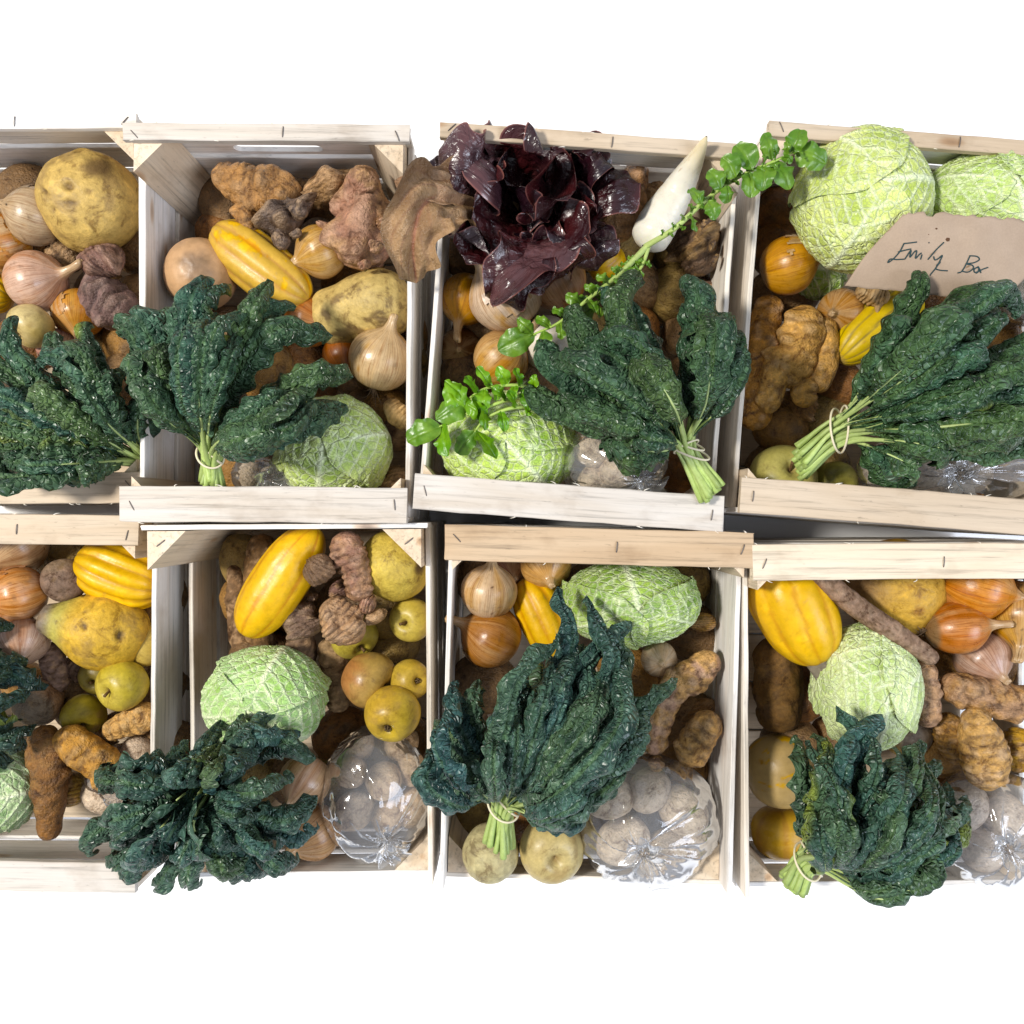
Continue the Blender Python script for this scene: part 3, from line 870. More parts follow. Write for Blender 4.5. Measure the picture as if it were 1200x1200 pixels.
def sheet(ctrl, w, nu, nv, s, p0=.2, petiole=.07, a=.85, b=.6, curl=.9, curl_tip=None, twist=0, ruffle=.0, rf=6, blister=.0, cell=.0065, rib=.0, lean=0.0, normal=None, edge_noise=.06, fold=0.0):
    """leaf blade along control points (world). returns V(nu,nv,3), uv metres, centre line, normals, blister field, v"""
    r = np.random.default_rng(s)
    C3 = resample(ctrl, nu)
    Ln = np.sum(np.linalg.norm(np.diff(C3, axis=0), axis=1))
    T = nrm(np.gradient(C3, axis=0))
    up = np.array([0, 0, 1.0]) if normal is None else np.asarray(normal, float)
    N0 = up - (T @ up)[:, None] * T
    # carry the normal smoothly where the leaf turns down
    N = N0.copy(); N[0] = nrm(N0[0])
    for k in range(1, nu):
        c = N[k - 1] - (N[k - 1] @ T[k]) * T[k]
        q = N0[k] * .15 + c * .85
        N[k] = q / max(np.linalg.norm(q), 1e-6)
    B = np.cross(T, N)
    u = np.linspace(0, 1, nu)
    ang = lean + twist * u
    Nn = N * np.cos(ang)[:, None] + B * np.sin(ang)[:, None]
    B = np.cross(T, Nn)
    sv = np.clip((u - p0) / (1 - p0), 0, 1)
    prof = np.maximum(np.sin(np.pi * np.clip(sv, 0, 1) ** a) ** b, 0)
    prof = np.maximum(prof, petiole * sm(u, 1.0, .93))
    v = np.linspace(-1, 1, nv)
    U = np.repeat(u[:, None], nv, 1); Vv = np.repeat(v[None], nu, 0)
    en = 1 + edge_noise * 2 * (fbm(np.stack([U * Ln * 55, np.sign(Vv) * 3, 0 * U], -1), s + 3, 3) - .5)
    hw = w / 2 * prof[:, None] * en
    Cc = np.full(nu, curl) if curl_tip is None else curl + (curl_tip - curl) * sm(u, .6, 1)
    Cc = np.where(np.abs(Cc) < .05, .05, Cc)[:, None]
    ph = Vv * Cc
    x = hw * np.sin(ph) / Cc; y = -hw * (1 - np.cos(ph)) / Cc
    uvm = np.stack([U * Ln, Vv * hw], -1) + r.uniform(0, 5, 2)
    if ruffle:
        phs = 2 * np.pi * rf * U + 3 * fbm(np.stack([U * 5, np.sign(Vv) * 4, 0 * U], -1), s + 5, 2)
        y = y + ruffle * np.abs(Vv) ** 2 * np.sin(phs) * (prof > .1)[:, None]
        x = x + ruffle * .5 * np.abs(Vv) ** 2 * np.cos(phs * 1.3) * (prof > .1)[:, None]
    if fold: y = y + fold * np.cos(Vv * 8.5 + 2.0 * np.sin(3 * U) + s) * np.minimum(prof, 1)[:, None] * sm(U, .1, .4)
    bf = np.zeros_like(x)
    if blister:
        f1, f2 = worley(uvm, cell, s)
        bf = np.clip(1 - (f1 / .62) ** 2, -.3, 1)
        y = y + blister * bf * np.minimum(prof, 1)[:, None] * sm(np.abs(Vv), .04, .2) * (1 - .3 * np.abs(Vv))
    if rib: y = y - rib * np.exp(-(Vv / .1) ** 2) * np.minimum(prof * 2, 1)[:, None]
    V = C3[:, None] + x[..., None] * B[:, None] + y[..., None] * Nn[:, None]
    return V, uvm, C3, Nn, bf, Vv, U

def kale(base, tie, tips, label, inner=8, width=44, zl=.0, sd=0, stem_r=.011, rings=1, bow=.03, hidden_band=False, col=(0.026, .068, .042), col2=(0.060, .125, .075), tipdrop=.024, nu=88, nv=18, short=(.5, .9), curl=(1.0, 1.7), extra_up=.03, yellow=.05, ctr=None):
    """base, tie: (px,py,z); tips: list of (px,py,z) round the outline; more leaves are laid above them"""
    r = np.random.default_rng(900 + sd)
    bp, tp = P(*base), P(*tie)
    root = thing('kale_bunch', tp, label, 'kale', 'bunches of dark kale')
    leaves = []
    for k, t in enumerate(tips):
        leaves.append((P(*t), width * r.uniform(.85, 1.15), 0.0))
    tl = [np.array(t, float) for t in tips]
    for k in range(int(inner * 2.1)):
        i = r.integers(0, len(tl) - 1); f = r.uniform(0, 1)
        q = tl[i] * (1 - f) + tl[i + 1] * f
        sc = r.uniform(*short)
        t0 = np.array(tie, float)
        q2 = t0 + (q - t0) * sc
        q2[2] = q[2] + extra_up * r.uniform(.3, 1.2) + zl
        leaves.append((P(*q2), width * r.uniform(.62, 1.0), 1.0 + k / max(inner, 1)))
    ax = nrm(np.mean([l[0] for l in leaves], 0) - tp)
    sx = nrm(np.cross([0, 0, 1.0], ax)); sy = np.cross(ax, sx)
    for k, (tip, w, lay) in enumerate(leaves):
        s = 5000 + sd * 101 + k
        d = tip - tp; L = np.linalg.norm(d); dn = d / L
        # stems keep the side of the bunch their leaf goes to
        side = np.clip((dn @ sx) * 1.2, -1, 1); j = r.uniform(-.45, .45, 2)
        o = (sx * (side * .8 + j[0]) + sy * (lay * .35 + j[1] * .6)) * stem_r
        b0 = bp + o * 1.05 + r.normal(0, .003, 3); t0 = tp + o
        perp = nrm(np.cross(dn, [0, 0, 1.0]))
        sb = r.normal(0, .06) * L
        bw = bow * r.uniform(.5, 1.4) + lay * .012
        sb = sb * 1.5
        m1 = t0 + d * .35 + perp * sb * .7 + np.array([0, 0, bw])
        m2 = t0 + d * .78 + perp * sb + np.array([0, 0, bw * .9 + .004])
        tipp = tip + np.array([0, 0, -tipdrop * r.uniform(.2, 1.3)])
        ctrl = [b0, t0, m1, m2, m2 * .25 + tipp * .75 + np.array([0, 0, tipdrop * .5]), tipp]
        ww = M(w, tip[2])
        p0 = np.linalg.norm(t0 - b0) / (np.linalg.norm(t0 - b0) + L * 1.05)
        V, uvm, C3, Nn, bf, Vv, U = sheet(ctrl, ww * 1.04, nu, nv, s, p0=min(p0 + .10, .5), petiole=.10, a=.95, b=.42, curl=r.uniform(*curl), curl_tip=r.uniform(1.1, 1.9),
            twist=r.normal(0, .42), lean=r.normal(0, .26), ruffle=.0048, rf=r.uniform(5, 10), blister=.0034, cell=.0105, rib=.0030, edge_noise=.10)
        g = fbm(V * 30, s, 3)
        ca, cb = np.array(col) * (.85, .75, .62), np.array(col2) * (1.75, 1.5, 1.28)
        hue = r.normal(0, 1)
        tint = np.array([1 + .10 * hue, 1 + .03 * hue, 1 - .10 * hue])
        C = mix(ca * tint, cb * tint, np.clip(sm(g, .3, .75) * .45 + .55 * np.clip(bf, 0, 1), 0, 1))  # valleys darker, blister tops paler: shade and highlights put into the colour
        C = mix(C, np.array([0.16, .27, .10]), np.exp(-(Vv / .10) ** 2) * .55 * sm(U, 1, .5))
        if r.uniform() < yellow:
            C = mix(C, (0.30, .36, .06), sm(fbm(V * 22, s + 2, 2) + .3 * np.abs(Vv), .55, .85) * .7)
        C = mix(C, (0.12, .20, .10), sm(np.abs(Vv), .95, 1) * .3)
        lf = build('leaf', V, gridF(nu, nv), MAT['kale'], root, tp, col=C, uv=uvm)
        kk = int(nu * (p0 + (1 - p0) * (r.uniform(.12, .34) if r.uniform() < .72 else r.uniform(.4, .62))))
        rr = np.linspace(.0040, .0009, kk)
        rc = C3[:kk] + Nn[:kk] * np.linspace(.0006, -.0036, kk)[:, None]
        idx = np.unique(np.linspace(0, kk - 1, 19).astype(int))
        Vt, F, e = tube(rc[idx], rr[idx] * r.uniform(.85, 1.1), 8)
        stc = mix(np.array([0.36, .47, .15]), np.array([0.50, .58, .28]), r.uniform(size=len(Vt)) * .3 + np.repeat(np.linspace(0, .7, len(idx)), 8))
        build('midrib', Vt, F, MAT['stem'], lf, tp, col=stc * r.uniform(.8, 1.25), extra=e)
    if not hidden_band:
        for q in range(rings):
            tl_ = (q - (rings - 1) / 2)
            a = np.linspace(0, 2 * np.pi, 48)
            rad = stem_r * 1.12 + .003
            cen = tp + ax * (.006 * tl_) + sy * stem_r * .35
            pts = cen + np.outer(np.cos(a) * rad * 1.08, sx) + np.outer(np.sin(a) * rad * .82, sy) + np.outer(np.sin(a + tl_ * 1.5 + .4) * .010 * (tl_ * 2 or .6), ax)
            Vt, F, e = tube(pts, .0013, 7, ax)
            build('rubber_band', Vt, F, MAT['band'], root, tp, col=(0.78, .70, .52))
    return root

def cabbage(px, py, z, d, label, asp=(1.0, .92, .86), mid=(0, -1, .35), col=(0.36, .56, .08), col2=(0.55, .68, .16), leaves=3, spin=0.0, blue=0.0, frill=.06, sd=0, open_=1.0):
    """savoy head; mid = direction (right, down, up) in which the top leaf's midrib runs"""
    s = 7000 + sd; r = np.random.default_rng(s)
    loc = P(px, py, z); R0 = M(d / 2, z)
    root = thing('savoy_cabbage', loc, label, 'cabbage', 'savoy cabbages')
    asp = np.array(asp)
    ca, cb = np.array(col), np.array(col2)
    bl = np.array([0.28, .47, .22])
    def patch(name, fwd, top, rad, amax, bmax, nu, nv, lift, k, whole=False):
        f = nrm(D(*fwd)); t = nrm(np.asarray(top, float)); f = nrm(f - t * (f @ t)); sd_ = np.cross(t, f)
        if whole:
            u = np.linspace(.004, np.pi - .004, nu); v = np.linspace(-np.pi, np.pi, nv)
            Uu, Vv = np.meshgrid(u, v, indexing='ij')
            dirs = np.cos(Uu)[..., None] * t + np.sin(Uu)[..., None] * (np.cos(Vv)[..., None] * f + np.sin(Vv)[..., None] * sd_)
            along = Uu; acr = Vv * np.sin(Uu)
            edge = np.zeros_like(Uu); un = Uu / np.pi; vn = Vv / np.pi
        else:
            u = np.linspace(0, 1, nu); v = np.linspace(-1, 1, nv)
            un, vn = np.meshgrid(u, v, indexing='ij')
            wprof = np.maximum(np.sin(np.pi * np.clip(un * .93 + .05, 0, 1) ** .75), .0) ** .42
            en = 1 + .07 * (fbm(np.stack([un * 7, np.sign(vn) * 5, 0 * un], -1), s + k, 3) - .5) * 2
            along = (un - .62) * amax
            acr = vn * bmax * wprof * en
            a0 = along; b0 = acr
            base = np.cos(a0)[..., None] * t + np.sin(a0)[..., None] * f
            dirs = np.cos(b0)[..., None] * base + np.sin(b0)[..., None] * sd_
            edge = np.maximum(sm(np.abs(vn), .72, 1), sm(un, .86, 1))
        A = along * R0; Bq = acr * R0
        # veins: midrib, curved side ribs
        mr = np.exp(-(Bq / (.0042 * (1.25 - un))) ** 2) * sm(un, 1.0, .7)
        ab = np.abs(Bq)
        fq = A * 1.0 - ab * .72 - ab ** 2 * 3.0 + .004 * (fbm(np.stack([A * 60, Bq * 60, 0 * A], -1), s + 2, 2) - .5)
        spc = .021
        w = np.abs(((fq / spc + .25 * np.sign(Bq)) % 1) - .5) * spc
        sv = np.exp(-(w / (.0016)) ** 2) * sm(ab, .078, .03)
        f1, f2 = worley(np.stack([A, Bq], -1) + k, .0105, s + k)
        net = sm(f2 - f1, .22, .0)
        dome = np.clip(1 - (f1 / .7) ** 2, 0, 1)
        vein = np.clip(mr + sv * .85, 0, 1)
        h = .0038 * vein + .0014 * net * (1 - vein) + .0020 * dome * (1 - vein)
        big = (fbm(dirs * 1.8, s + k, 2) - .5) * .06 * R0
        wav = frill * R0 * edge * (np.sin(un * 26 + vn * 8 + k) * .6 + (fbm(dirs * 7, s + 9 + k) - .3))
        rr = R0 * rad + h + big + lift * R0 * edge ** 1.4 + wav * .6
        V = dirs * rr[..., None] * asp
        C = mix(ca * (.80, .82, .6), cb * (.95, .97, .75), sm(fbm(dirs * 2.5, s + 5 + k), .3, .7))
        C = mix(C, bl, np.clip(blue * sm(fbm(dirs * 1.7, s + 15 + k), .35, .65), 0, 1))
        C = mix(C, np.array([0.80, .87, .58]), np.clip(vein * .85, 0, 1))
        C = mix(C, np.array([0.70, .76, .45]), edge * .15)
        return build(name, V, gridF(nu, nv), MAT['savoy'], root, col=C, uv=np.stack([A, Bq], -1) + k)
    patch('head', mid, (.1, .05, 1), .93, 0, 0, 56, 80, 0, 0, True)
    angs = [spin, spin + 2.2, spin - 2.0, spin + 3.6][:leaves]
    for k, a in enumerate(angs):
        m = np.array([mid[0], mid[1]], float); m = m / max(np.linalg.norm(m), 1e-6)
        c, s2 = math.cos(a), math.sin(a)
        fd = (m[0] * c - m[1] * s2, m[0] * s2 + m[1] * c, 0)
        if k == 0:
            top = nrm(D(fd[0] * .12, fd[1] * .12, 1)); patch('leaf', fd, top, .975 + .02, 2.75, 1.18, 100, 84, .02, 1)
        else:
            top = nrm(D(-fd[0] * .75, -fd[1] * .75, .62)); patch('leaf', fd, top, 1.0 + .016 * k, 2.2, 1.05, 84, 76, .035 * open_, 1 + k)
    return root

def lettuce_leaf(root, loc, pts, w, s, col, col2, cup=-.9, ruffle=.010, lean=0, twist=0, bl=.003, edge=(0.30, .13, .11), nu=80, nv=48, normal=None, mat='lettuce', fold=0.0):
    ctrl = [P(*p) for p in pts]
    V, uvm, C3, Nn, bf, Vv, U = sheet(ctrl, M(w, pts[-1][2]) * 1.15, nu, nv, s, p0=.0, petiole=.18, a=1.35, b=.45, curl=cup, twist=twist, lean=lean, ruffle=ruffle, rf=4.5, blister=bl, cell=.017, rib=.002, edge_noise=.10, normal=normal, fold=fold)
    g = fbm(V * 25, s, 3)
    C = mix(col, col2, sm(g, .3, .7))
    C = mix(C, edge, sm(np.abs(Vv), .955, 1) * .8)
    C = mix(C, np.array(col2) * 1.6 + .02, np.exp(-(Vv / .05) ** 2) * .5 * sm(U, 1, .5))
    if mat == 'faded':      # pinnate veins of the wilted leaf
        fq = (U * 9 - np.abs(Vv) * 2.6) % 1
        C = mix(C, (0.20, .09, .06), np.exp(-((fq - .5) / .07) ** 2) * .55 * sm(np.abs(Vv), 1, .6))
        C = mix(C, (0.30, .10, .07), np.exp(-(Vv / .06) ** 2) * .7)
    return build('leaf', V, gridF(nu, nv), MAT[mat], root, loc, col=C, uv=uvm)

def leaflet(parent, loc, p0, p1, w, s, z=None, col=(0.085, .19, .028), col2=(0.19, .32, .055), normal=None):
    p0 = np.asarray(p0); p1 = np.asarray(p1)
    r = np.random.default_rng(s)
    mid = (p0 + p1) / 2 + np.array([0, 0, .006])
    V, uvm, C3, Nn, bf, Vv, U = sheet([p0, mid, p1], w, 26, 15, s, p0=.05, petiole=.12, a=.85, b=.55, curl=r.uniform(-.6, .6), ruffle=.0016, rf=2.2, lean=r.normal(0, .3), blister=.0012, cell=.011, rib=.0016, edge_noise=.34, normal=normal)
    C = mix(col, col2, np.clip(sm(fbm(V * 60, s), .3, .7) * .7 + .3 * np.exp(-(Vv / .12) ** 2), 0, 1))
    return build('leaflet', V, gridF(26, 15), MAT['herb'], parent, loc, col=C)

def potato(px, py, z, d, label, group, col=(0.55, .42, .28), name='potato', cat='potato', sq=(1.15, .95, .85), res=(20, 24), dirt=.4):
    s = seed(); r = np.random.default_rng(s)
    loc = P(px, py, z); S = M(d, z)
    prof = [(0, -.5), (.2, -.46), (.4, -.3), (.5, 0), (.4, .3), (.2, .46), (0, .5)]
    V, t, th = revolve(prof, *res)
    V *= np.array(sq) * (1 + .22 * (fbm(V * 2.2, s, 3) - .5))[..., None]
    C = mix(np.array(col) * .8, np.array(col) * 1.15, fbm(V * 3, s + 1))
    C = mix(C, (0.16, .11, .07), sm(fbm(V * 6, s + 3, 4), .58, .7) * dirt)
    R = frame_to(r.normal(size=3), r.uniform(0, 6))
    o = build(name, (V * S) @ R.T, gridF(res[0], res[1], True), MAT['tuber'], None, None, col=C)
    o.location = [float(x) for x in loc]
    return tag(o, label, cat, group)

def bag(px, py, z, w, h, hz, label, knot=None, sd=0, crease=.10, inside=(), in_label='', in_name='mushroom', in_col=(0.72, .62, .50)):
    """clear plastic bag; knot: (px,py,z) where the film gathers; inside: [(px,py,z,d)]"""
    s = 8000 + sd; r = np.random.default_rng(s)
    loc = P(px, py, z); rx, ry = M(w / 2, z), M(h / 2, z)
    root = thing('plastic_bag', loc, label, 'bag', 'clear plastic bags')
    kd = nrm((P(*knot) - loc) / np.array([rx, ry, hz])) if knot else nrm(np.array([.3, -.2, 1]))
    R = frame_to(kd)
    m, n = 64, 110
    u = np.linspace(.02, np.pi - .02, m)[:, None]; th = np.linspace(0, 2 * np.pi, n, endpoint=False)[None]
    dirs = np.stack([np.sin(u) * np.cos(th), np.sin(u) * np.sin(th), np.cos(u) + 0 * th], -1)
    tw = th + .5 * np.sin(u * 1.5)
    q = np.stack([np.cos(tw) * 3.2, np.sin(tw) * 3.2, u * .4 + 0 * th], -1)
    rid = 1 - np.abs(2 * vnoise(q, s) - 1); rid2 = 1 - np.abs(2 * vnoise(q * 2.1, s + 4) - 1)
    big = fbm(dirs * 1.8, s + 8, 3) - .5
    fac = 1 + crease * (rid ** 2 + .4 * rid2 ** 2 - .5) * sm(u, 2.2, .3) + .16 * big
    fac = fac * (1 - .10 * np.exp(-(u / .22) ** 2))
    cr = 1 - np.abs(2 * vnoise(dirs * 4.2 + .7 * fbm(dirs * 3, s)[..., None], s + 12) - 1)
    fac = fac + .025 * cr ** 4
    V = (dirs * fac[..., None]) @ R.T * np.array([rx, ry, hz])
    build('film', V, gridF(m, n, True), MAT['film'], root)
    if knot:
        # gathered neck: pleated, twisted, flaring
        kp = kd * np.array([rx, ry, hz]) * .93
        ax = nrm(kd * np.array([1, 1, .8]) + r.normal(0, .15, 3)); R2 = frame_to(ax)
        uu = np.linspace(0, 1, 26)[:, None]; t2 = np.linspace(0, 2 * np.pi, 70, endpoint=False)[None]
        rad = (.0055 + .013 * np.abs(uu - .35) ** 1.3 * 2.2) * (1 + .20 * np.sin(7 * t2 + 4 * uu) + .10 * np.sin(11 * t2 - 3 * uu + 1))
        K = np.stack([rad * np.cos(t2 + 2 * uu), rad * np.sin(t2 + 2 * uu), uu * .032 - .008 + 0 * t2], -1)
        build('knot', K @ R2.T + kp, gridF(26, 70, True), MAT['film'], root)
    for k, (x, y, zz, d) in enumerate(inside):
        potato(x, y, zz, d, in_label, in_label, np.array(in_col) * (1.08, 1.03, .96), in_name, in_name, dirt=.15)
    return root

# ================================================================== crate at the left of the back row
swede(108, 238, .085, 112, D(.5, -.5, .6), 'big round yellow swede in the far corner of the left crate', col=(0.62, .44, .17), topa=1.3, topb=1.6, scars=5, lump=.18, dirt=.55,
      cuts=[((.05, .05, 1), .13, 1.0, 0, .10), ((.05, .33, .9), .06, 3.2, -.15, .05), ((-.45, .08, .8), .07, 3, -.6, .07), ((-.3, .42, .8), .08, 1.2, 0, .06), ((.5, -.4, .7), .35, 1.2, .8, .02)])
onion(40, 253, .09, 68, D(-.9, -.25, .35), 'dry wrinkled tan onion with its skin shredded', col=(0.50, .36, .22), col2=(0.62, .46, .30), papery=.9, pale=(0.52, .40, .27), dirt=.55, tuft=False, neck=.6, flake=True)
onion(2, 283, .08, 64, D(-.6, .4, .5), 'smooth orange onion cut by the left edge above a pinkish one', col=(0.62, .28, .10), neck=.4, papery=.1)
onion(44, 330, .09, 70, D(1, -.22, .2), 'pinkish pale onion with its neck pointing right', col=(0.58, .32, .20), col2=(0.68, .45, .33), papery=.45, pale=(0.70, .52, .42), neck=.9)
squash([(-45, 330), (-20, 340), (14, 350)], 46, 'yellow striped squash tip at the left edge', .07, .07, nr=12, stripe=(0.30, .22, .03))
apple(36, 382, .105, 52, D(-.4, .6, .5), 'pale yellow apple behind the kale of the left crate', col=(0.64, .48, .16), col2=(.70, .56, .26), russet=.35)
tuber([([(143, 292), (118, 308), (104, 325)], [34, 48, 30])], 'small dark purple sunchoke beneath the big swede', .085, col=(0.20, .12, .10), tip=(0.42, .28, .22), dark=(.07, .04, .04), knobs=9)
tuber([([(95, 340), (120, 352), (158, 375)], [44, 66, 44])], 'dark banded sunchoke against the left crate wall', .07, col=(0.17, .11, .10), tip=(0.36, .26, .22), dark=(.06, .035, .035), knobs=5, rings=.045, nring=7)
onion(92, 368, .07, 58, D(.2, .9, .4), 'orange onion half under a dark banded sunchoke', col=(0.66, .32, .12), neck=.4, papery=.1)
tuber([([(60, 285), (80, 300), (95, 312)], [40, 46, 34])], 'grey brown earthy sunchoke wedged under a dry onion', .055, col=(0.24, .16, .09), knobs=4)
onion(68, 408, .07, 46, D(.5, .5, .7), 'small pink onion glimpsed through the left kale', col=(0.62, .36, .30), col2=(.74, .52, .45), neck=.3)
kale((178, 556, .10), (166, 538, .115), [(188, 430, .13), (150, 395, .15), (105, 378, .16), (60, 385, .16), (15, 368, .165), (-30, 400, .16), (-60, 440, .16), (-50, 490, .155), (-40, 530, .15), (20, 550, .15), (80, 553, .14)],
     'kale bunch fanned out to the left edge over its crate', inner=11, width=44, sd=1, hidden_band=True, bow=.025)

# ================================================================== crate with the hand slot
tuber([([(252, 198), (285, 218), (325, 225), (352, 240)], [26, 46, 58, 34]), ([(288, 192), (293, 215)], [26, 30]), ([(335, 200, .13), (330, 222)], [28, 32]), ([(285, 235), (293, 275)], [34, 22]), ([(318, 235), (305, 250)], [30, 30])],
      'large branching sunchoke in the corner under the hand slot', .12, col=(0.33, .19, .09), tip=(0.46, .29, .16), knobs=6, kh=.3, dirt=.45, hi=True)
tuber([([(322, 240), (335, 262), (345, 275)], [44, 52, 40]), ([(345, 240, .15), (358, 252, .155)], [26, 24]), ([(326, 275), (332, 288, .14)], [22, 20]), ([(345, 270, .15), (350, 278, .15)], [20, 18])],
      'blackish knobbly sunchoke above the yellow squash', .12, col=(0.13, .095, .075), tip=(0.42, .30, .20), dark=(.05, .035, .03), knobs=8, kh=.5, hi=True)
tuber([([(372, 205), (385, 222), (392, 245)], [40, 52, 38])], 'rounded earthy sunchoke at the far rail', .10, col=(0.27, .17, .09), knobs=9, rings=.05)
tuber([([(427, 199, .17), (425, 235), (428, 270), (432, 318, .10)], [26, 56, 68, 50]), ([(395, 265), (385, 282)], [32, 30]), ([(448, 255, .15), (452, 270, .15)], [28, 22]), ([(440, 288, .165), (446, 292, .17)], [22, 20]), ([(410, 290, .155), (404, 300, .155)], [20, 20]), ([(425, 305, .16), (430, 315, .16)], [22, 18])],
      'tall pinkish stacked sunchoke with many small knobs', .125, col=(0.42, .27, .16), tip=(0.58, .38, .28), dark=(.20, .11, .08), knobs=14, kh=.36, rings=.06, nring=8, pink=(0.45, .25, .19), hi=True)
onion(375, 295, .115, 62, D(-.85, .45, .25), 'tan onion whose neck droops onto the yellow squash', col=(0.60, .36, .13), col2=(.68, .46, .22), neck=.7)
squash([(252, 268), (285, 295), (322, 325), (362, 352)], 66, 'yellow squash lying slantwise behind the kale', .105, .11, stem=None, blotch=.6, sw=.3)
swede(236, 322, .10, 82, D(.15, .0, 1), 'smooth pale brown round squash beside the lilac slats', col=(0.56, .36, .21), topa=.93, topb=1.03, top=(.22, .15, .10), scars=0, lump=.03, dirt=.15, mat='squash', name='round_squash', cat='squash')
swede(424, 362, .10, 98, D(.95, -.2, .2), 'rough pale yellow swede against the right slats', prof=[(0, -.66), (.12, -.64), (.3, -.5), (.36, -.2), (.40, .05), (.42, .3), (.33, .5), (.15, .6), (0, .62)], col=(0.62, .47, .20), topa=1.3, topb=1.7, scars=4, dirt=.85, dirtc=(.20, .13, .06), lump=.18)
onion(447, 420, .115, 76, D(.35, -.85, .45), 'big papery tan onion with a dried root tuft', col=(0.64, .38, .14), col2=(.70, .52, .30), papery=.75, pale=(0.66, .50, .32), tuft=True, neck=.5)
onion(365, 375, .085, 62, D(.7, .3, .5), 'reddish brown onion peeping past the kale tips', col=(0.42, .17, .07), col2=(.50, .24, .11), neck=.3, papery=0)
onion(404, 417, .07, 52, D(.2, .9, .3), 'small russet onion between kale and big papery onion', col=(0.40, .15, .06), col2=(.48, .20, .09), neck=.3, papery=0)
tuber([([(452, 470), (470, 490), (482, 500)], [20, 34, 18])], 'curl of dry onion husk below the papery onion', .10, col=(0.56, .38, .19), tip=(.66, .48, .27), dark=(.3, .18, .08), knobs=2, name='onion_husk', cat='husk', mat='dry', group=None, lump=.5)
tuber([([(468, 480), (462, 530)], [40, 48])], 'dark potato upright beside the right slats of the slot crate', .06, col=(0.20, .13, .085), knobs=2, name='potato', cat='potato', group='potatoes')
tuber([([(462, 545), (470, 585)], [44, 40])], 'brown potato in the near corner beside the cabbage', .07, col=(0.26, .17, .10), knobs=2, name='potato', cat='potato', group='potatoes')
cabbage(390, 527, .11, 128, 'pale savoy cabbage beside the kale in the slot crate', asp=(1, .94, .8), mid=(0.05, -1), col=(0.42, .60, .13), col2=(0.60, .72, .24), sd=1, spin=.1)
kale((252, 566, .17), (249, 530, .185), [(130, 385, .195), (150, 368, .21), (172, 362, .215), (212, 346, .22), (238, 318, .225), (262, 325, .225), (312, 322, .225), (340, 352, .22), (385, 388, .215), (410, 438, .21), (400, 470, .20), (360, 500, .20)],
     'kale bunch spreading over two crates, tied with a pale band', inner=10, width=50, sd=2, rings=2, bow=.03, zl=.005, short=(.5, .85))
bag(305, 556, .10, 66, 50, .03, 'clear plastic bag tucked behind the front rail, beside the pale cabbage', knot=(318, 560, .14), sd=1, inside=[(290, 558, .085, 36), (322, 562, .08, 34)], in_label='pale mushroom in the bag behind the front rail')

# ================================================================== crate with the red lettuce
tuber([([(748, 190), (742, 215), (732, 245), (716, 282)], [30, 38, 46, 46])], 'long brown sunchoke slanting beside the lettuce', .115, col=(0.36, .21, .115), tip=(0.52, .34, .22), knobs=8, kh=.22, nring=6, hi=True, dirt=.3)
tuber([([(722, 190), (705, 212), (692, 235)], [34, 38, 34])], 'dark sunchoke half hidden under red leaves', .09, col=(0.25, .15, .09), knobs=6)
tuber([([(775, 210), (760, 235)], [36, 40])], 'brown sunchoke wedged between the long one and the white radish', .07, col=(0.33, .20, .10), knobs=4)
tuber([([(796, 256), (812, 285), (828, 322)], [34, 54, 40]), ([(824, 262, .15), (830, 266, .155)], [24, 22]), ([(832, 285, .15), (838, 288, .15)], [26, 22]), ([(834, 303, .15), (840, 306, .15)], [26, 22])],
      'earth caked sunchoke with round tan knobs by the right wall', .10, col=(0.115, .075, .05), tip=(0.52, .34, .17), dark=(.05, .03, .02), knobs=9, kh=.45, dirt=.7, hi=True)
tuber([([(800, 205), (825, 225), (835, 245)], [36, 40, 36])], 'rusty brown sunchoke in the far corner behind the white radish', .06, col=(0.34, .18, .08), knobs=4)
tuber([([(830, 325), (835, 350)], [34, 40])], 'dark sunchoke just above the kale tips at the right wall', .06, col=(0.15, .09, .065), knobs=4)
squash([(725, 290), (708, 308), (690, 318)], 42, 'yellow squash showing below a loose red leaf', .075, .075, nr=8, sw=.1)
onion(592, 345, .125, 88, D(-.55, -.6, .35), 'large pale onion under a drooping red leaf', col=(0.66, .42, .20), col2=(.74, .54, .34), papery=.6, pale=(0.72, .58, .46), tuft=True, neck=.4)
onion(652, 328, .115, 70, D(-.5, -.7, .4), 'coppery onion beside the large pale one', col=(0.46, .21, .08), col2=(.58, .32, .18), papery=.5, pale=(.62, .40, .28), neck=.3)
onion(545, 352, .09, 62, D(-.25, .9, .3), 'golden brown onion with its neck hanging over the slats', col=(0.56, .27, .05), col2=(.62, .34, .09), neck=.9, papery=.05)
onion(588, 420, .115, 66, D(.75, -.6, .3), 'tan onion with a long pale neck above the green leaf', col=(0.58, .31, .10), col2=(.68, .44, .20), neck=1.1)
onion(541, 410, .05, 52, D(0, .2, 1), 'dark brown onion low in the gap by the left slats', col=(0.20, .10, .05), col2=(.25, .13, .06), neck=.3)
swede(641, 402, .10, 62, D(.3, -.5, .8), 'smooth white round radish half under the kale', col=(0.76, .70, .60), topa=1.4, topb=1.8, scars=0, lump=.03, dirt=0.03, mat='radish', name='white_radish', cat='radish')
cabbage(596, 526, .125, 152, 'green savoy cabbage with loose leafy sprigs on top', asp=(1, .84, .85), mid=(-.5, -1), col=(0.30, .52, .055), col2=(0.50, .66, .12), sd=2, spin=-.2)
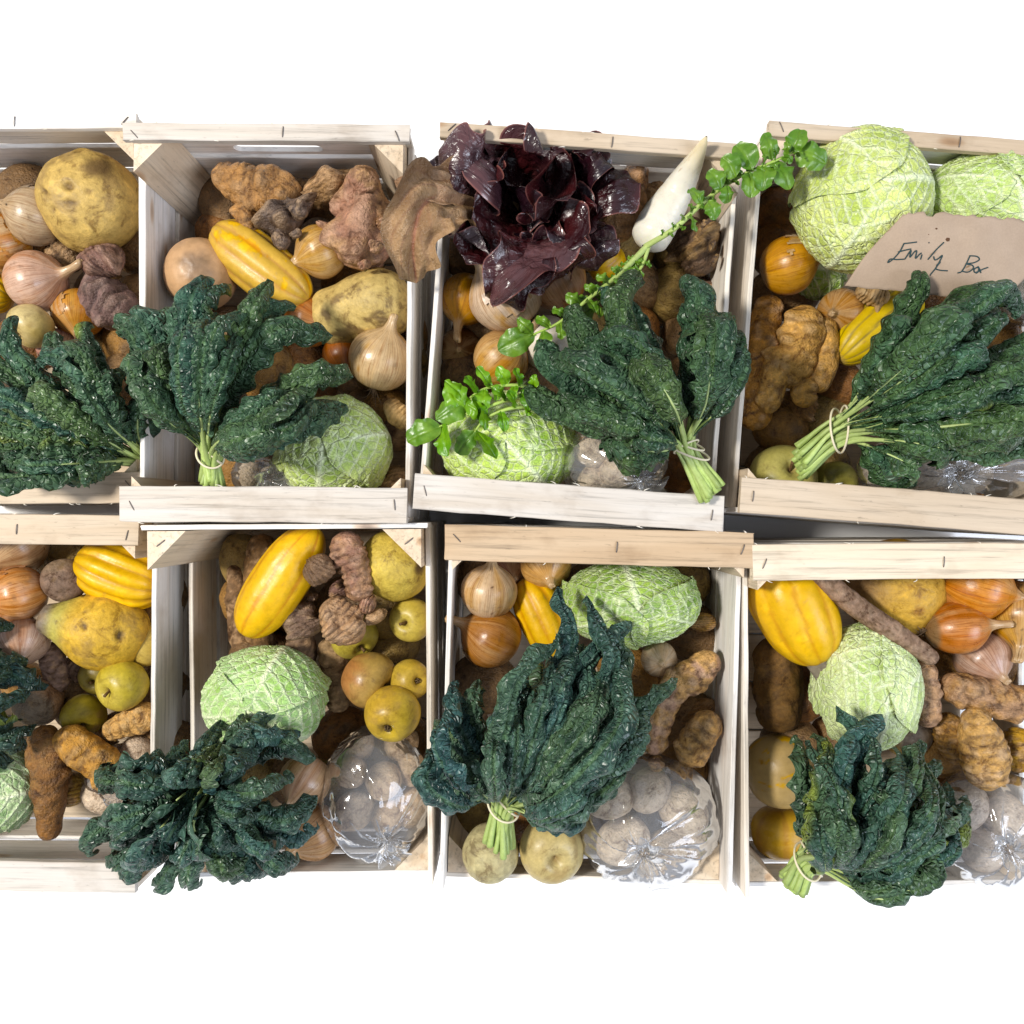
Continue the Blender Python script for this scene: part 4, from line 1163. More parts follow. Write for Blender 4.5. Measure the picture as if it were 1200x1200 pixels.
# white radish with its leaf stalks
def radish_root():
    s = 41; pts = resample([P(828, 160, .225), P(814, 188, .195), P(794, 224, .16), P(772, 260, .15), P(756, 289, .155)], 80)
    loc = pts.mean(0)
    root = thing('long_radish', loc, 'long white radish with leafy green stalks', 'radish')
    u = np.linspace(0, 1, 80)
    rad = np.interp(u, [0, .05, .2, .4, .6, .8, .92, .97, 1], [.0012, .0045, .0105, .0170, .0225, .0255, .0240, .0165, .004])
    T = nrm(np.gradient(pts, axis=0)); up = np.array([0, 0, 1.0]); N = nrm(up - (T @ up)[:, None] * T); B = np.cross(T, N)
    th = np.linspace(0, 2 * np.pi, 64, endpoint=False)
    g = np.stack([np.cos(th)[None] + 0 * u[:, None], np.sin(th)[None] + 0 * u[:, None], u[:, None] * 6 + 0 * th[None]], -1)
    rr = rad[:, None] * (1 + .08 * (fbm(g, s) - .5) + .012 * np.sin(60 * u)[:, None] * (fbm(g * 2, s + 1) > .5))
    V = pts[:, None] + rr[..., None] * (np.cos(th)[None, :, None] * N[:, None] + np.sin(th)[None, :, None] * B[:, None])
    C = mix((0.78, .73, .60), (0.86, .83, .74), fbm(g * 1.5, s + 3))
    C = mix(C, (0.42, .28, .14), sm(fbm(g * np.array([1.5, 1.5, 1.2]), s + 5), .68, .76) * .8)
    C = mix(C, (0.70, .60, .40), sm(u, .35, .05)[:, None] + 0 * g[..., 0])
    build('body', V, gridF(80, 64, True), MAT['radish'], root, loc, col=C)
    r = np.random.default_rng(77)
    def stalk(pts, leaf_from, n, lsz, w0, step_sign=1, end_leaf=0, big_end=1.0):
        q = resample([P(*p) for p in pts], 60)
        Vt, F, e = tube(q, np.linspace(w0, .0013, 60), 8)
        st = build('leaf_stalk', Vt, F, MAT['stem'], root, loc, col=mix((0.52, .62, .26), (0.40, .56, .14), np.repeat(np.linspace(0, 1, 60), 8)), extra=e)
        T = nrm(np.gradient(q, axis=0))
        for k in range(n):
            f = leaf_from + (1 - leaf_from) * (k / max(n - 1, 1))
            i = min(int(f * 59), 59)
            sd_ = np.cross(T[i], [0, 0, 1.0]) * (1 if k % 2 else -1)
            l = lsz * (.45 + .75 * f * big_end) * r.uniform(.8, 1.2)
            d = nrm(sd_ + T[i] * r.uniform(.2, .7) + np.array([0, 0, r.uniform(-.1, .5)]))
            leaflet(st, loc, q[i], q[i] + d * l, l * r.uniform(.55, .8), 4000 + k + n * 7 + int(1000 * w0), normal=(r.normal(0, .3), r.normal(0, .3), 1))
        if end_leaf:
            leaflet(st, loc, q[-2], q[-1] + T[-1] * end_leaf, end_leaf * .8, 4900 + n, normal=(-.1, -.2, 1))
        return st
    st = stalk([(756, 289, .165), (790, 268, .20), (830, 232, .215), (870, 205, .225), (905, 190, .235), (930, 178, .235)], .15, 24, .013, .0038, big_end=.9)
    for k, (ax_, ay_, bx, by, w) in enumerate([(905, 188, 895, 156, 30), (925, 180, 938, 152, 26), (930, 178, 968, 192, 40), (908, 188, 926, 222, 34), (895, 195, 893, 224, 32), (882, 200, 862, 170, 34), (878, 202, 880, 232, 30), (862, 208, 846, 184, 28), (852, 218, 853, 238, 26), (845, 222, 830, 200, 24), (830, 235, 838, 258, 24), (822, 240, 808, 222, 20), (808, 252, 816, 272, 20)]):
        leaflet(st, loc, P(ax_, ay_, .233), P(bx, by, .233 + .006 * math.sin(k * 2.1)), M(w * .85, .23), 4700 + k, normal=(.2 * math.sin(k), .2 * math.cos(k * 1.7), 1))
    stalk([(757, 290, .165), (725, 322, .19), (690, 350, .20), (655, 378, .195), (625, 392, .19)], .25, 14, .022, .0040, end_leaf=.046)
    stalk([(755, 291, .16), (735, 318, .175), (712, 345, .18), (695, 360, .18)], .2, 16, .016, .0030, end_leaf=.03)
    stalk([(760, 290, .165), (752, 312, .175), (735, 335, .175)], .4, 6, .012, .0026)
radish_root()

# loose leafy sprigs lying on the cabbage
def sprig(label, pts, n, lsz, sd, end=.045):
    r = np.random.default_rng(sd); q = resample([P(*p) for p in pts], 40); loc = q[0]
    root = thing('leafy_sprig', loc, label, 'sprig', 'leafy sprigs on the cabbage')
    Vt, F, e = tube(q, np.linspace(.0028, .0011, 40), 8)
    build('stalk', Vt, F, MAT['stem'], root, loc, col=(0.42, .56, .16), extra=e)
    T = nrm(np.gradient(q, axis=0))
    for k in range(n):
        f = .12 + .86 * k / max(n - 1, 1); i = int(f * 39)
        d = nrm(np.cross(T[i], [0, 0, 1.0]) * (1 if k % 2 else -1) + T[i] * r.uniform(.1, .6) + np.array([0, 0, r.uniform(0, .5)]))
        l = lsz * (.55 + .6 * f) * r.uniform(.8, 1.2)
        leaflet(root, loc, q[i], q[i] + d * l, l * r.uniform(.5, .8), sd * 50 + k, col=(0.10, .25, .025), col2=(0.22, .40, .05), normal=(r.normal(0, .3), r.normal(0, .3), 1))
    leaflet(root, loc, q[-2], q[-1] + T[-1] * end, end * .72, sd * 50 + 40, normal=(0, -.1, 1))
sprig('leafy sprig reaching from the cabbage across the slats', [(630, 458, .205), (590, 470, .22), (550, 485, .22), (515, 500, .215)], 5, .036, 61, end=.042)
sprig('feathery green sprig on the back of the leafy cabbage', [(640, 465, .20), (610, 452, .215), (570, 455, .22), (545, 470, .22)], 12, .026, 62, end=.04)
sprig('short sprig drooping over the face of the leafy cabbage', [(628, 478, .205), (600, 478, .225), (570, 490, .222), (556, 506, .215)], 5, .030, 63, end=.034)

bag(716, 542, .135, 126, 92, .050, 'clear bag of pale mushrooms under the kale beside the leafy cabbage', knot=(768, 572, .185), sd=2, inside=[(690, 525, .13, 48), (726, 548, .13, 54), (752, 528, .115, 44), (698, 562, .115, 44)], in_label='pale mushroom in the bag next to the leafy cabbage')
kale((832, 576, .20), (803, 523, .215), [(728, 535, .20), (655, 478, .20), (612, 440, .205), (632, 395, .22), (665, 355, .225), (705, 330, .23), (755, 310, .235), (800, 322, .235), (832, 355, .235), (866, 362, .24)],
     'kale bunch leaning on the right wall of the lettuce crate', inner=13, width=54, sd=3, rings=3, bow=.025, short=(.55, .92), col=(0.020, .056, .032), col2=(0.048, .105, .058), stem_r=.010)

# red lettuce
def lettuce():
    c = (612, 250, .10); loc = P(*c)
    root = thing('red_lettuce', loc, 'glossy dark red lettuce spilling over the crate wall', 'lettuce')
    dk = ((0.010, .004, .007), (0.026, .007, .011)); md = ((0.022, .006, .008), (0.060, .014, .015)); br = ((0.33, .20, .12), (0.48, .32, .20))
    pu = ((0.040, .018, .022), (0.105, .048, .050))
    S = [  # points from the heart to the tip, width, colours, cup, lean
        ([c, (560, 225, .14), (520, 195, .18), (512, 182, .185)], 78, dk, .5, .1),
        ([c, (585, 205, .16), (578, 192, .20), (562, 178, .19)], 84, pu, .8, .1),
        ([c, (572, 228, .17), (535, 205, .215), (512, 205, .19)], 96, pu, .8, -.1),
        ([c, (625, 205, .15), (640, 192, .215), (645, 176, .225)], 90, md, -1.0, .1),
        ([c, (668, 205, .15), (692, 190, .20), (703, 178, .19)], 66, dk, .9, 0),
        ([c, (680, 225, .16), (715, 210, .19), (735, 200, .17)], 74, md, .5, .2),
        ([c, (665, 258, .16), (700, 250, .20)], 84, md, -.9, -.2),
        ([c, (668, 278, .15), (695, 295, .19), (700, 318, .17)], 66, pu, .9, .2),
        ([c, (645, 232, .17), (675, 222, .22)], 84, md, -1.1, 0),
        ([c, (605, 225, .16), (590, 208, .20)], 88, dk, -1.0, .2),
        ([c, (585, 255, .16), (555, 245, .21)], 92, md, -.9, 0),
        ([c, (580, 282, .16), (540, 298, .19)], 78, md, -.7, 0),
        ([c, (605, 282, .17), (585, 305, .205), (572, 318, .19)], 128, pu, -.25, 0),
        ([c, (625, 285, .18), (602, 320, .21), (582, 356, .18)], 60, md, -.5, .3),
        ([c, (645, 285, .17), (650, 305, .20), (665, 322, .18)], 92, md, -.4, .2),
        ([c, (655, 262, .16), (672, 280, .20)], 80, dk, -1.0, 0),
        ([c, (610, 210, .13), (608, 182, .17)], 80, dk, -.5, 0),
        ([c, (672, 208, .13), (662, 184, .17)], 74, dk, .5, 0)]
    for k, (pts, w, (ca, cb), cup, lean) in enumerate(S):
        lettuce_leaf(root, loc, pts, w * 1.12, 300 + k, ca, cb, cup=cup * .85, lean=lean, ruffle=.009, twist=.6 * math.sin(k * 2.3))
    a = lettuce_leaf(root, loc, [c, (545, 225, .19), (505, 210, .225), (462, 212, .20)], 48, 340, *br, cup=.5, twist=.3, ruffle=.004, bl=.001, fold=.0045, mat='faded', edge=(.25, .15, .1))
    b = lettuce_leaf(root, loc, [c, (535, 232, .20), (498, 238, .235), (484, 285, .225), (488, 332, .19)], 68, 341, (0.30, .18, .10), (0.46, .30, .17), cup=-.45, twist=-.15, ruffle=.010, bl=.001, fold=.0035, mat='faded', edge=(.3, .2, .12))
    for q in (a, b): q['label'] = 'faded brown outer leaf hanging over the crate wall'
lettuce()

# ================================================================== crate with the paper
cabbage(1010, 236, .165, 156, 'yellow green savoy cabbage with loose mottled head, in the paper crate', asp=(.98, 1.02, .78), mid=(-.9, .45), col=(0.50, .62, .12), col2=(0.66, .73, .24), sd=3, spin=.3)
cabbage(1158, 236, .150, 138, 'flat pale savoy cabbage behind the kraft paper', asp=(1.08, .82, .8), mid=(-.3, -1), col=(0.40, .58, .12), col2=(0.56, .70, .24), sd=4)
onion(925, 311, .115, 68, D(1, -.22, .22), 'orange onion with a long neck resting on the yellow green cabbage', col=(0.60, .29, .06), col2=(.68, .38, .12), neck=1.5, papery=.0, bend=.1)
cabbage(958, 322, .06, 60, 'small green sprout tucked under the big cabbage', asp=(1, 1, .8), mid=(1, .2), col=(0.25, .42, .05), col2=(.38, .54, .10), sd=5, leaves=2)
tuber([([(945, 358), (938, 395), (926, 438), (922, 455)], [38, 56, 52, 40]), ([(964, 372), (968, 415), (956, 460)], [30, 34, 30]), ([(918, 405), (905, 445), (898, 485)], [36, 40, 30]), ([(940, 440), (945, 478)], [38, 28])], 'large tan sunchoke below the orange onion', .105, col=(0.52, .32, .13), tip=(0.64, .44, .24), dark=(.22, .12, .05), knobs=10, kh=.22, rings=.03, nring=6, dirt=.3, hi=True)
tuber([([(902, 345), (893, 400), (886, 470), (882, 505)], [28, 44, 48, 36])], 'brown sunchoke standing along the paper crate wall', .085, col=(0.40, .22, .08), knobs=8, kh=.25)
tuber([([(950, 460), (925, 490)], [46, 40])], 'dark sunchoke in the hollow left of the kale stems', .055, col=(0.28, .16, .07), knobs=4)
onion(985, 366, .09, 54, D(-.6, .2, .7), 'copper onion next to the paper edge', col=(0.52, .28, .10), col2=(.60, .36, .17), neck=.4)
tuber([([(1004, 337), (1020, 345), (1042, 350)], [18, 26, 18])], 'shrivelled tan root under the paper edge', .125, col=(0.40, .27, .14), tip=(.55, .4, .24), knobs=8, rings=.1, name='dried_root', cat='root', group=None, mat='dry')
squash([(982, 422), (1010, 396), (1045, 368), (1080, 352)], 56, 'lemon yellow squash with dark stripes below the paper', .10, .10, col=(0.80, .58, .04), stripe=(0.16, .13, .02), nr=12, sw=.3, ridge=.03)
apple(917, 560, .09, 78, D(.1, -.35, .9), 'large yellow green apple in the near corner of the paper crate', col=(0.46, .40, .10), col2=(.58, .52, .16), russet=.2, group='green yellow apples')
apple(978, 566, .075, 52, D(.2, .3, .9), 'small olive apple half behind the paper crate front rail', col=(0.36, .33, .07), col2=(.46, .42, .10), russet=.2, group='green yellow apples')
bag(1115, 548, .10, 215, 88, .055, 'wide clear bag of mushrooms behind the paper crate front rail', knot=(1128, 560, .165), sd=3, crease=.12, inside=[(1035, 545, .08, 52), (1080, 560, .075, 58), (1130, 550, .08, 60), (1180, 540, .08, 60), (1060, 520, .07, 50)], in_label='pale mushroom in the wide bag of the paper crate')
bag(1205, 345, .10, 60, 70, .04, 'clear bag at the right edge beside the kraft paper', knot=None, sd=4, inside=[(1198, 345, .095, 54)], in_label='white mushroom in the bag beside the kraft paper', in_col=(.80, .74, .66))
tuber([([(1175, 365), (1195, 380)], [40, 44])], 'dark potato below the kraft paper at the right edge', .06, col=(0.2, .12, .06), knobs=2, name='potato', cat='potato', group='potatoes')

def paper():
    zp = lambda x, y: .216 + .010 * math.sin((x - 990) / 70.0) - .00010 * (y - 300) + .004 * float(vnoise(np.array([x / 28.0, y / 28.0, 3.3]), 5))
    nu, nv = 56, 30
    left = resample([(990, 335), (1016, 297), (1058, 252)], nv); right = resample([(1172, 354), (1205, 322), (1250, 272)], nv)
    g = np.zeros((nu, nv, 3))
    rr = np.random.default_rng(3)
    torn = np.convolve(rr.normal(0, 3.2, nu + 4), np.ones(3) / 3, 'same')[:nu]
    for a in range(nu):
        f = a / (nu - 1)
        for b in range(nv):
            x, y = left[b] * (1 - f) + right[b] * f
            v = b / (nv - 1)
            y -= 9 * math.sin(math.pi * f) * v
            if b >= nv - 3: y += torn[a] * (b - nv + 4) / 3
            if b <= 1: y += torn[::-1][a] * .3
            g[a, b] = P(x, y, zp(x, y))
    loc = g.mean((0, 1))
    root = thing('paper_note', loc, 'torn kraft paper with handwriting lying on the cabbages', 'paper')
    C = mix((0.39, .30, .225), (0.47, .37, .285), fbm(g * 60, 3))
    C = mix(C, (0.20, .12, .06), sm(vnoise(g * 75, 8), .93, .98))
    sh = build('sheet', g, gridF(nu, nv), MAT['paper'], root, loc, col=C)
    md = sh.modifiers.new('thickness', 'SOLIDIFY'); md.thickness = .0007; md.offset = -1
    K = 1200 / 220.0
    strokes = [[(515, 238), (470, 244), (430, 248)], [(432, 250), (405, 300), (365, 345), (330, 370), (345, 347), (385, 350), (440, 347)], [(395, 302), (440, 290), (478, 282)],
               [(440, 345), (466, 305), (478, 292), (470, 335), (498, 302), (514, 295), (506, 342), (530, 318), (545, 308)], [(548, 318), (538, 350)], [(590, 240), (594, 244)],
               [(688, 240), (642, 284), (604, 328), (585, 350)], [(622, 330), (630, 352), (650, 345), (678, 325), (640, 398), (606, 440), (598, 452)], [(640, 388), (665, 366), (636, 405), (662, 418), (712, 422)],
               [(855, 325), (832, 375), (802, 425), (775, 436)], [(850, 326), (898, 330), (914, 350), (880, 370), (832, 378), (868, 386), (876, 405), (842, 430), (800, 424)],
               [(897, 400), (880, 415), (886, 432), (906, 425), (910, 405), (897, 400)], [(905, 393), (918, 415), (924, 436)], [(970, 400), (932, 414), (892, 438)]]
    parts = []
    for st in strokes:
        pp = resample([(980 + x / K, 240 + y / K) for x, y in st], max(8, len(st) * 8))
        q = np.array([P(x, y, zp(x, y) + .0009) for x, y in pp])
        V, F, e = tube(q, .00075, 6); parts.append((V, F, (0.03, .06, .065), e))
    V, F, C, e = merge(parts)
    w = build('handwriting', V, F, MAT['ink'], root, loc, col=C, extra=e)
    w['label'] = 'two handwritten words in dark green marker'
    sp = []
    for x, y, r_ in ((712, 220, .0030), (640, 150, .0016), (590, 188, .001), (592, 243, .001)):
        c = P(980 + x / K, 240 + y / K, zp(980 + x / K, 240 + y / K) + .0006)
        V, F, e = tube(np.array([c - (r_ * .6, r_ * .5, 0), c, c + (r_ * .6, r_ * .5, 0)]), [r_ * .5, r_, r_ * .5], 8)
        V[:, 2] = c[2] + (V[:, 2] - c[2]) * .15; sp.append((V, F, (0.13, .07, .04), e))
    V, F, C, e = merge(sp)
    build('soil_spots', V, F, MAT['dry'], root, loc, col=C, extra=e)
paper()

kale((935, 542, .155), (984, 504, .18), [(1085, 312, .25), (1150, 335, .25), (1210, 350, .245), (1250, 375, .23), (1260, 410, .225), (1260, 450, .215), (1240, 490, .20), (1180, 480, .185), (1110, 530, .165), (1070, 575, .15)],
     'broad kale bunch reaching to the right edge below the paper', inner=13, width=58, sd=4, rings=2, bow=.028, short=(.55, .95), col=(0.022, .064, .034), col2=(0.052, .118, .062), stem_r=.019)

# ================================================================== front row, crate at the left edge
onion(20, 696, .075, 66, D(-.7, .2, .6), 'copper orange onion with split skin at the left edge of the front row', col=(0.58, .24, .09), col2=(.66, .36, .18), papery=.35, pale=(.70, .46, .32), neck=.4)
onion(18, 640, .05, 70, D(-.3, .5, .7), 'dark tan onion under the front row left rail', col=(0.34, .20, .11), col2=(.42, .27, .16), neck=.3)
onion(26, 752, .08, 58, D(.3, .6, .6), 'dull pinkish onion above the dark kale edge', col=(0.45, .26, .17), col2=(.55, .36, .26), papery=.6, pale=(.60, .46, .38), neck=.4, dirt=.35)
swede(76, 680, .07, 50, D(-.1, -.9, .4), 'small grey brown beet beside the squash tip', col=(0.23, .16, .12), topa=.8, topb=1.0, top=(.30, .22, .15), scars=1, lump=.08, dirt=.4, name='beetroot', cat='beet', mat='root')
swede(150, 640, .0, 60, D(0, 0, 1), 'brown swede deep behind the squash', col=(0.24, .15, .07), scars=2, dirt=.5)
squash([(90, 655), (130, 668), (165, 680), (196, 690)], 72, 'ribbed yellow squash running through the crate wall gap', .06, .05, nr=12, stripe=(0.48, .24, .02), sw=.35, ridge=.07, blotch=.3)
swede(118, 738, .065, 98, D(-.9, -.25, .25), 'pitted yellow swede with a grey neck in the left front crate', prof=[(0, -.55), (.12, -.54), (.3, -.45), (.43, -.25), (.47, 0), (.40, .22), (.28, .40), (.2, .55), (.17, .64), (.1, .68), (0, .685)], col=(0.70, .46, .11), topa=.95, topb=1.12, top=(0.23, .19, .15), green=(0.45, .44, .14), scars=9, lump=.12, dirt=.45, cuts=[((.05, -.25, 1), .09, 1, 0, .05), ((.75, .05, .6), .14, 1.3, .9, .08)])
apple(143, 803, .075, 60, D(-.35, .15, .8), 'yellow green apple against the grey wall slat', col=(0.56, .44, .05), col2=(.68, .54, .09), russet=.25)
apple(98, 838, .05, 50, D(.3, .5, .7), 'bruised olive yellow apple behind a sunchoke', col=(0.48, .38, .04), col2=(.58, .46, .07), russet=.6)
apple(116, 792, .04, 44, D(0, .3, .8), 'small dark apple in the shade under the swede', col=(0.34, .26, .05), col2=(.42, .33, .07))
apple(173, 755, .045, 52, D(-.9, .0, .4), 'yellow apple half hidden by the grey wall slat', col=(0.64, .46, .10), col2=(.70, .52, .14), russet=.3)
tuber([([(58, 752), (64, 780), (70, 812)], [24, 32, 22])], 'thin grey carrot below the pitted swede', .045, col=(0.22, .15, .12), knobs=1, kh=.1, name='carrot', cat='carrot', group='dark earthy carrots', mat='root')
tuber([([(80, 770), (100, 785), (125, 788)], [30, 34, 22])], 'dark carrot lying in the shade of the pitted swede', .03, col=(0.15, .10, .075), knobs=1, kh=.1, name='carrot', cat='carrot', group='dark earthy carrots', mat='root')
swede(45, 822, .055, 54, D(.2, .3, .9), 'dusky brown potato beside the dark kale edge', col=(0.34, .21, .13), scars=3, lump=.15, dirt=.4, name='potato', cat='potato', group='potatoes', mat='tuber')
tuber([([(122, 862), (150, 848), (182, 832)], [22, 34, 34])], 'light tan sunchoke touching the grey wall slat', .065, col=(0.58, .37, .17), tip=(.66, .47, .26), knobs=5, kh=.12, nring=6, dirt=.3)
tuber([([(66, 858), (95, 878), (125, 900), (152, 925)], [32, 44, 44, 30])], 'tan brown sunchoke lying across a darker one', .085, col=(0.44, .25, .09), tip=(.58, .38, .19), knobs=7, kh=.22, nring=6)
tuber([([(48, 850), (58, 895), (58, 940), (58, 985)], [34, 46, 38, 20])], 'long dark brown sunchoke pointing to the front board', .08, col=(0.20, .105, .045), tip=(.34, .20, .09), knobs=6, kh=.22, nring=7)
tuber([([(85, 905), (80, 945)], [44, 34])], 'yellow brown sunchoke under two crossing ones', .045, col=(0.44, .30, .10), knobs=3, kh=.15)
cabbage(-8, 925, .07, 98, 'blue green cabbage cut by the left edge', asp=(1, 1, .8), mid=(.4, -1), col=(0.24, .42, .20), col2=(.40, .55, .30), blue=.8, sd=6)
kale((-60, 790, .10), (-45, 800, .11), [(10, 735, .12), (30, 775, .125), (45, 810, .13), (40, 850, .13), (25, 880, .125), (0, 900, .12)], 'dark kale edge poking in at the left of the front row', inner=5, width=40, sd=5, hidden_band=True, col=(0.018, .046, .040), col2=(0.042, .088, .072))
bag(150, 905, .03, 100, 84, .042, 'clear bag of pale mushrooms beside the crossing sunchokes', knot=None, sd=5, inside=[(160, 884, .045, 44), (128, 928, .035, 56), (165, 920, .03, 46)], in_label='pale mushroom in the bag beside the crossing sunchokes', in_col=(.76, .66, .56))

# ================================================================== front row crate with bare corner posts
squash([(286, 744), (316, 700), (348, 652), (372, 618)], 68, 'bright yellow smooth squash leaning between dark carrots and sunchokes', .11, .12, nr=7, ridge=.025, sw=.14, taper=(1, .92))
tuber([([(276, 660), (278, 700), (284, 765)], [20, 30, 26])], 'slim dark carrot along the lilac wall slat', .045, col=(0.17, .105, .06), knobs=1, kh=.1, name='carrot', cat='carrot', group='dark earthy carrots', mat='root')
tuber([([(308, 625), (305, 670), (302, 720), (308, 770)], [34, 42, 38, 28])], 'thick dark carrot behind the bright squash', .05, col=(0.20, .12, .06), knobs=1, kh=.1, name='carrot', cat='carrot', group='dark earthy carrots', mat='root')
tuber([([(345, 715), (352, 750), (356, 800)], [30, 38, 28])], 'grey brown carrot just below the bright squash', .055, col=(0.19, .13, .09), knobs=2, kh=.1, name='carrot', cat='carrot', group='dark earthy carrots', mat='root')
tuber([([(388, 745), (394, 790), (398, 835)], [40, 40, 30])], 'mottled brown carrot left of the red blushed apple', .06, col=(0.27, .185, .105), knobs=2, kh=.1, name='carrot', cat='carrot', group='dark earthy carrots', mat='root')
tuber([([(382, 650), (372, 668), (356, 676)], [30, 38, 20])], 'short dark sunchoke resting on the bright squash', .15, col=(0.15, .095, .06), tip=(.30, .2, .13), knobs=3, kh=.2)
tuber([([(405, 622), (408, 645), (418, 672), (422, 705)], [34, 44, 38, 32]), ([(422, 705), (440, 712)], [30, 24])], 'long ringed sunchoke beside the yellow swede', .135, col=(0.31, .19, .12), tip=(.50, .33, .24), dark=(.12, .07, .05), knobs=5, kh=.2, rings=.06, nring=10, pink=(.36, .21, .16), hi=True)
tuber([([(380, 705), (400, 725), (422, 752)], [40, 48, 30])], 'pale pink brown sunchoke in the middle of the bare post crate', .13, col=(0.40, .26, .16), tip=(.56, .39, .26), dark=(.13, .08, .06), knobs=9, kh=.3, rings=.035, hi=True)
tuber([([(436, 715), (444, 730)], [36, 44])], 'round ended sunchoke at the foot of the ringed one', .125, col=(0.42, .28, .17), tip=(.58, .42, .28), knobs=5, kh=.15)
tuber([([(362, 705), (358, 725), (368, 745)], [22, 34, 30]), ([(365, 695), (367, 705)], [14, 16])], 'small dark knobbed sunchoke below the bright squash', .10, col=(0.15, .10, .075), tip=(.40, .29, .20), knobs=8, kh=.5)
tuber([([(395, 680), (405, 700)], [34, 36])], 'plum brown sunchoke between two paler ones', .09, col=(0.20, .12, .10), knobs=4)
swede(464, 662, .10, 84, D(-.5, -.6, .4), 'yellow swede with a root scar under the bare corner post', col=(0.62, .48, .13), topa=1.2, topb=1.6, green=None, scars=2, lump=.07, dirt=.2, cuts=[((.75, .05, .6), .28, 1.1, .3, .04)])
apple(415, 745, .07, 56, D(.5, .6, .6), 'yellow green apple under the pale pink sunchoke', col=(0.54, .44, .07), col2=(.64, .54, .10))
apple(482, 726, .085, 52, D(-.3, .1, .9), 'yellow apple tucked at the right wall under the swede', col=(0.60, .46, .08), col2=(.68, .54, .12))
apple(433, 797, .10, 66, D(.8, .3, .4), 'red blushed apple above the bag of mushrooms', col=(0.54, .36, .10), col2=(.60, .42, .15), blush=(.42, .13, .05), bdir=(-1, .2, .1), bamt=.65, russet=.6)
apple(460, 836, .125, 66, D(.1, -.45, -.75), 'yellow apple with its blossom end up on the mushroom bag', col=(0.62, .44, .05), col2=(.70, .52, .08), blush=(.55, .26, .04), bdir=(-.6, .5, .3), bamt=.35, russet=.4)
apple(481, 797, .10, 48, D(-.5, .1, -.7), 'small yellow apple at the right wall with dark blossom end', col=(0.58, .40, .06), col2=(.66, .48, .09), russet=.4)
cabbage(312, 820, .12, 138, 'mint green savoy cabbage above the largest kale bunch', asp=(1.0, .86, .85), mid=(-.75, -1), col=(0.30, .54, .10), col2=(0.42, .64, .24), blue=.45, sd=7, spin=-.2)
onion(357, 915, .10, 60, D(-.4, .6, .6), 'pale pink onion right of the largest kale bunch', col=(0.62, .38, .24), col2=(.74, .52, .38), papery=.4, neck=.3)
onion(366, 975, .085, 66, D(-.5, .3, .7), 'peach coloured onion at the front boards', col=(0.64, .38, .20), col2=(.74, .50, .32), neck=.4, papery=.2)
swede(340, 835, .08, 50, D(.6, .4, .7), 'dull violet turnip in the shadow behind the cabbage edge', col=(0.30, .16, .17), scars=1, dirt=.3, name='turnip', cat='turnip')
bag(440, 928, .085, 128, 150, .062, 'tall clear bag of mushrooms under the yellow apples', knot=(455, 985, .13), sd=6, crease=.09, inside=[(412, 905, .09, 40), (450, 915, .10, 46), (482, 900, .085, 40), (415, 950, .08, 48), (455, 955, .085, 44), (480, 945, .08, 46), (420, 875, .07, 40), (470, 870, .07, 42)], in_label='brown cap mushroom in the tall bag', in_col=(.62, .50, .38))
kale((262, 912, .10), (262, 905, .135), [(182, 880, .175), (120, 905, .17), (122, 935, .165), (98, 1008, .15), (128, 1004, .155), (142, 1038, .14), (180, 1040, .15), (225, 1042, .155), (268, 1040, .155), (310, 1032, .16), (345, 1020, .165), (372, 975, .17), (370, 935, .18), (366, 895, .19), (345, 870, .20), (310, 840, .205), (282, 838, .205), (250, 850, .205), (215, 870, .195)],
     'largest kale bunch, a dark rosette hanging over the front boards', inner=26, width=40, sd=6, hidden_band=True, bow=.05, short=(.35, .85), extra_up=.045, curl=(1.2, 1.9), col=(0.022, .060, .052), col2=(0.055, .120, .098), yellow=.04)

# ================================================================== front row crate with the stapled tan rail
onion(573, 692, .115, 66, D(.1, -.95, .3), 'striped tan onion upright under the stapled rail', col=(0.62, .40, .20), col2=(.74, .54, .34), papery=.6, pale=(.72, .56, .40), neck=.5, dirt=.4)
onion(574, 745, .10, 74, D(-.85, -.45, .3), 'shiny brown onion with its neck at the wall slats', col=(0.40, .19, .07), col2=(.52, .29, .14), papery=.05, neck=.7)
onion(640, 662, .095, 60, D(.1, .6, .8), 'orange tan onion half under the stapled rail', col=(0.64, .38, .16), col2=(.72, .46, .22), neck=.3, papery=.05)
onion(600, 668, .06, 50, D(.1, .3, .9), 'pinkish onion deep behind the striped tan one', col=(0.45, .22, .16), col2=(.5, .28, .2), neck=.2)
squash([(612, 678), (628, 705), (645, 738), (660, 770)], 58, 'deep yellow squash partly covered by blue green kale', .085, .09, nr=9, stripe=(0.66, .30, .02), sw=.4)
cabbage(738, 705, .11, 158, 'net veined green savoy cabbage under the stapled rail', asp=(1, .62, .8), mid=(.25, 1), col=(0.20, .38, .035), col2=(0.36, .52, .09), sd=8, spin=.1)
tuber([([(822, 718), (823, 740)], [38, 44])], 'round tan sunchoke in the far right corner of the rail crate', .08, col=(0.42, .26, .10), knobs=6, kh=.2)
tuber([([(842, 768), (812, 790), (785, 815), (770, 850), (765, 885)], [28, 44, 36, 34, 28]), ([(768, 885), (770, 905)], [24, 16])], 'forked pink tan sunchoke right of the blue green kale', .115, col=(0.46, .29, .14), tip=(.62, .44, .30), knobs=8, kh=.25, nring=8, pink=(.50, .33, .26), hi=True)
tuber([([(838, 835), (820, 862), (800, 895)], [34, 46, 42])], 'stout tan sunchoke leaning on the knotted bag', .115, col=(0.47, .30, .14), tip=(.62, .44, .27), knobs=5, kh=.18, nring=5, hi=True)
tuber([([(815, 820), (825, 845)], [40, 44])], 'brown sunchoke in shadow between two tan ones', .06, col=(0.26, .15, .07), knobs=4)
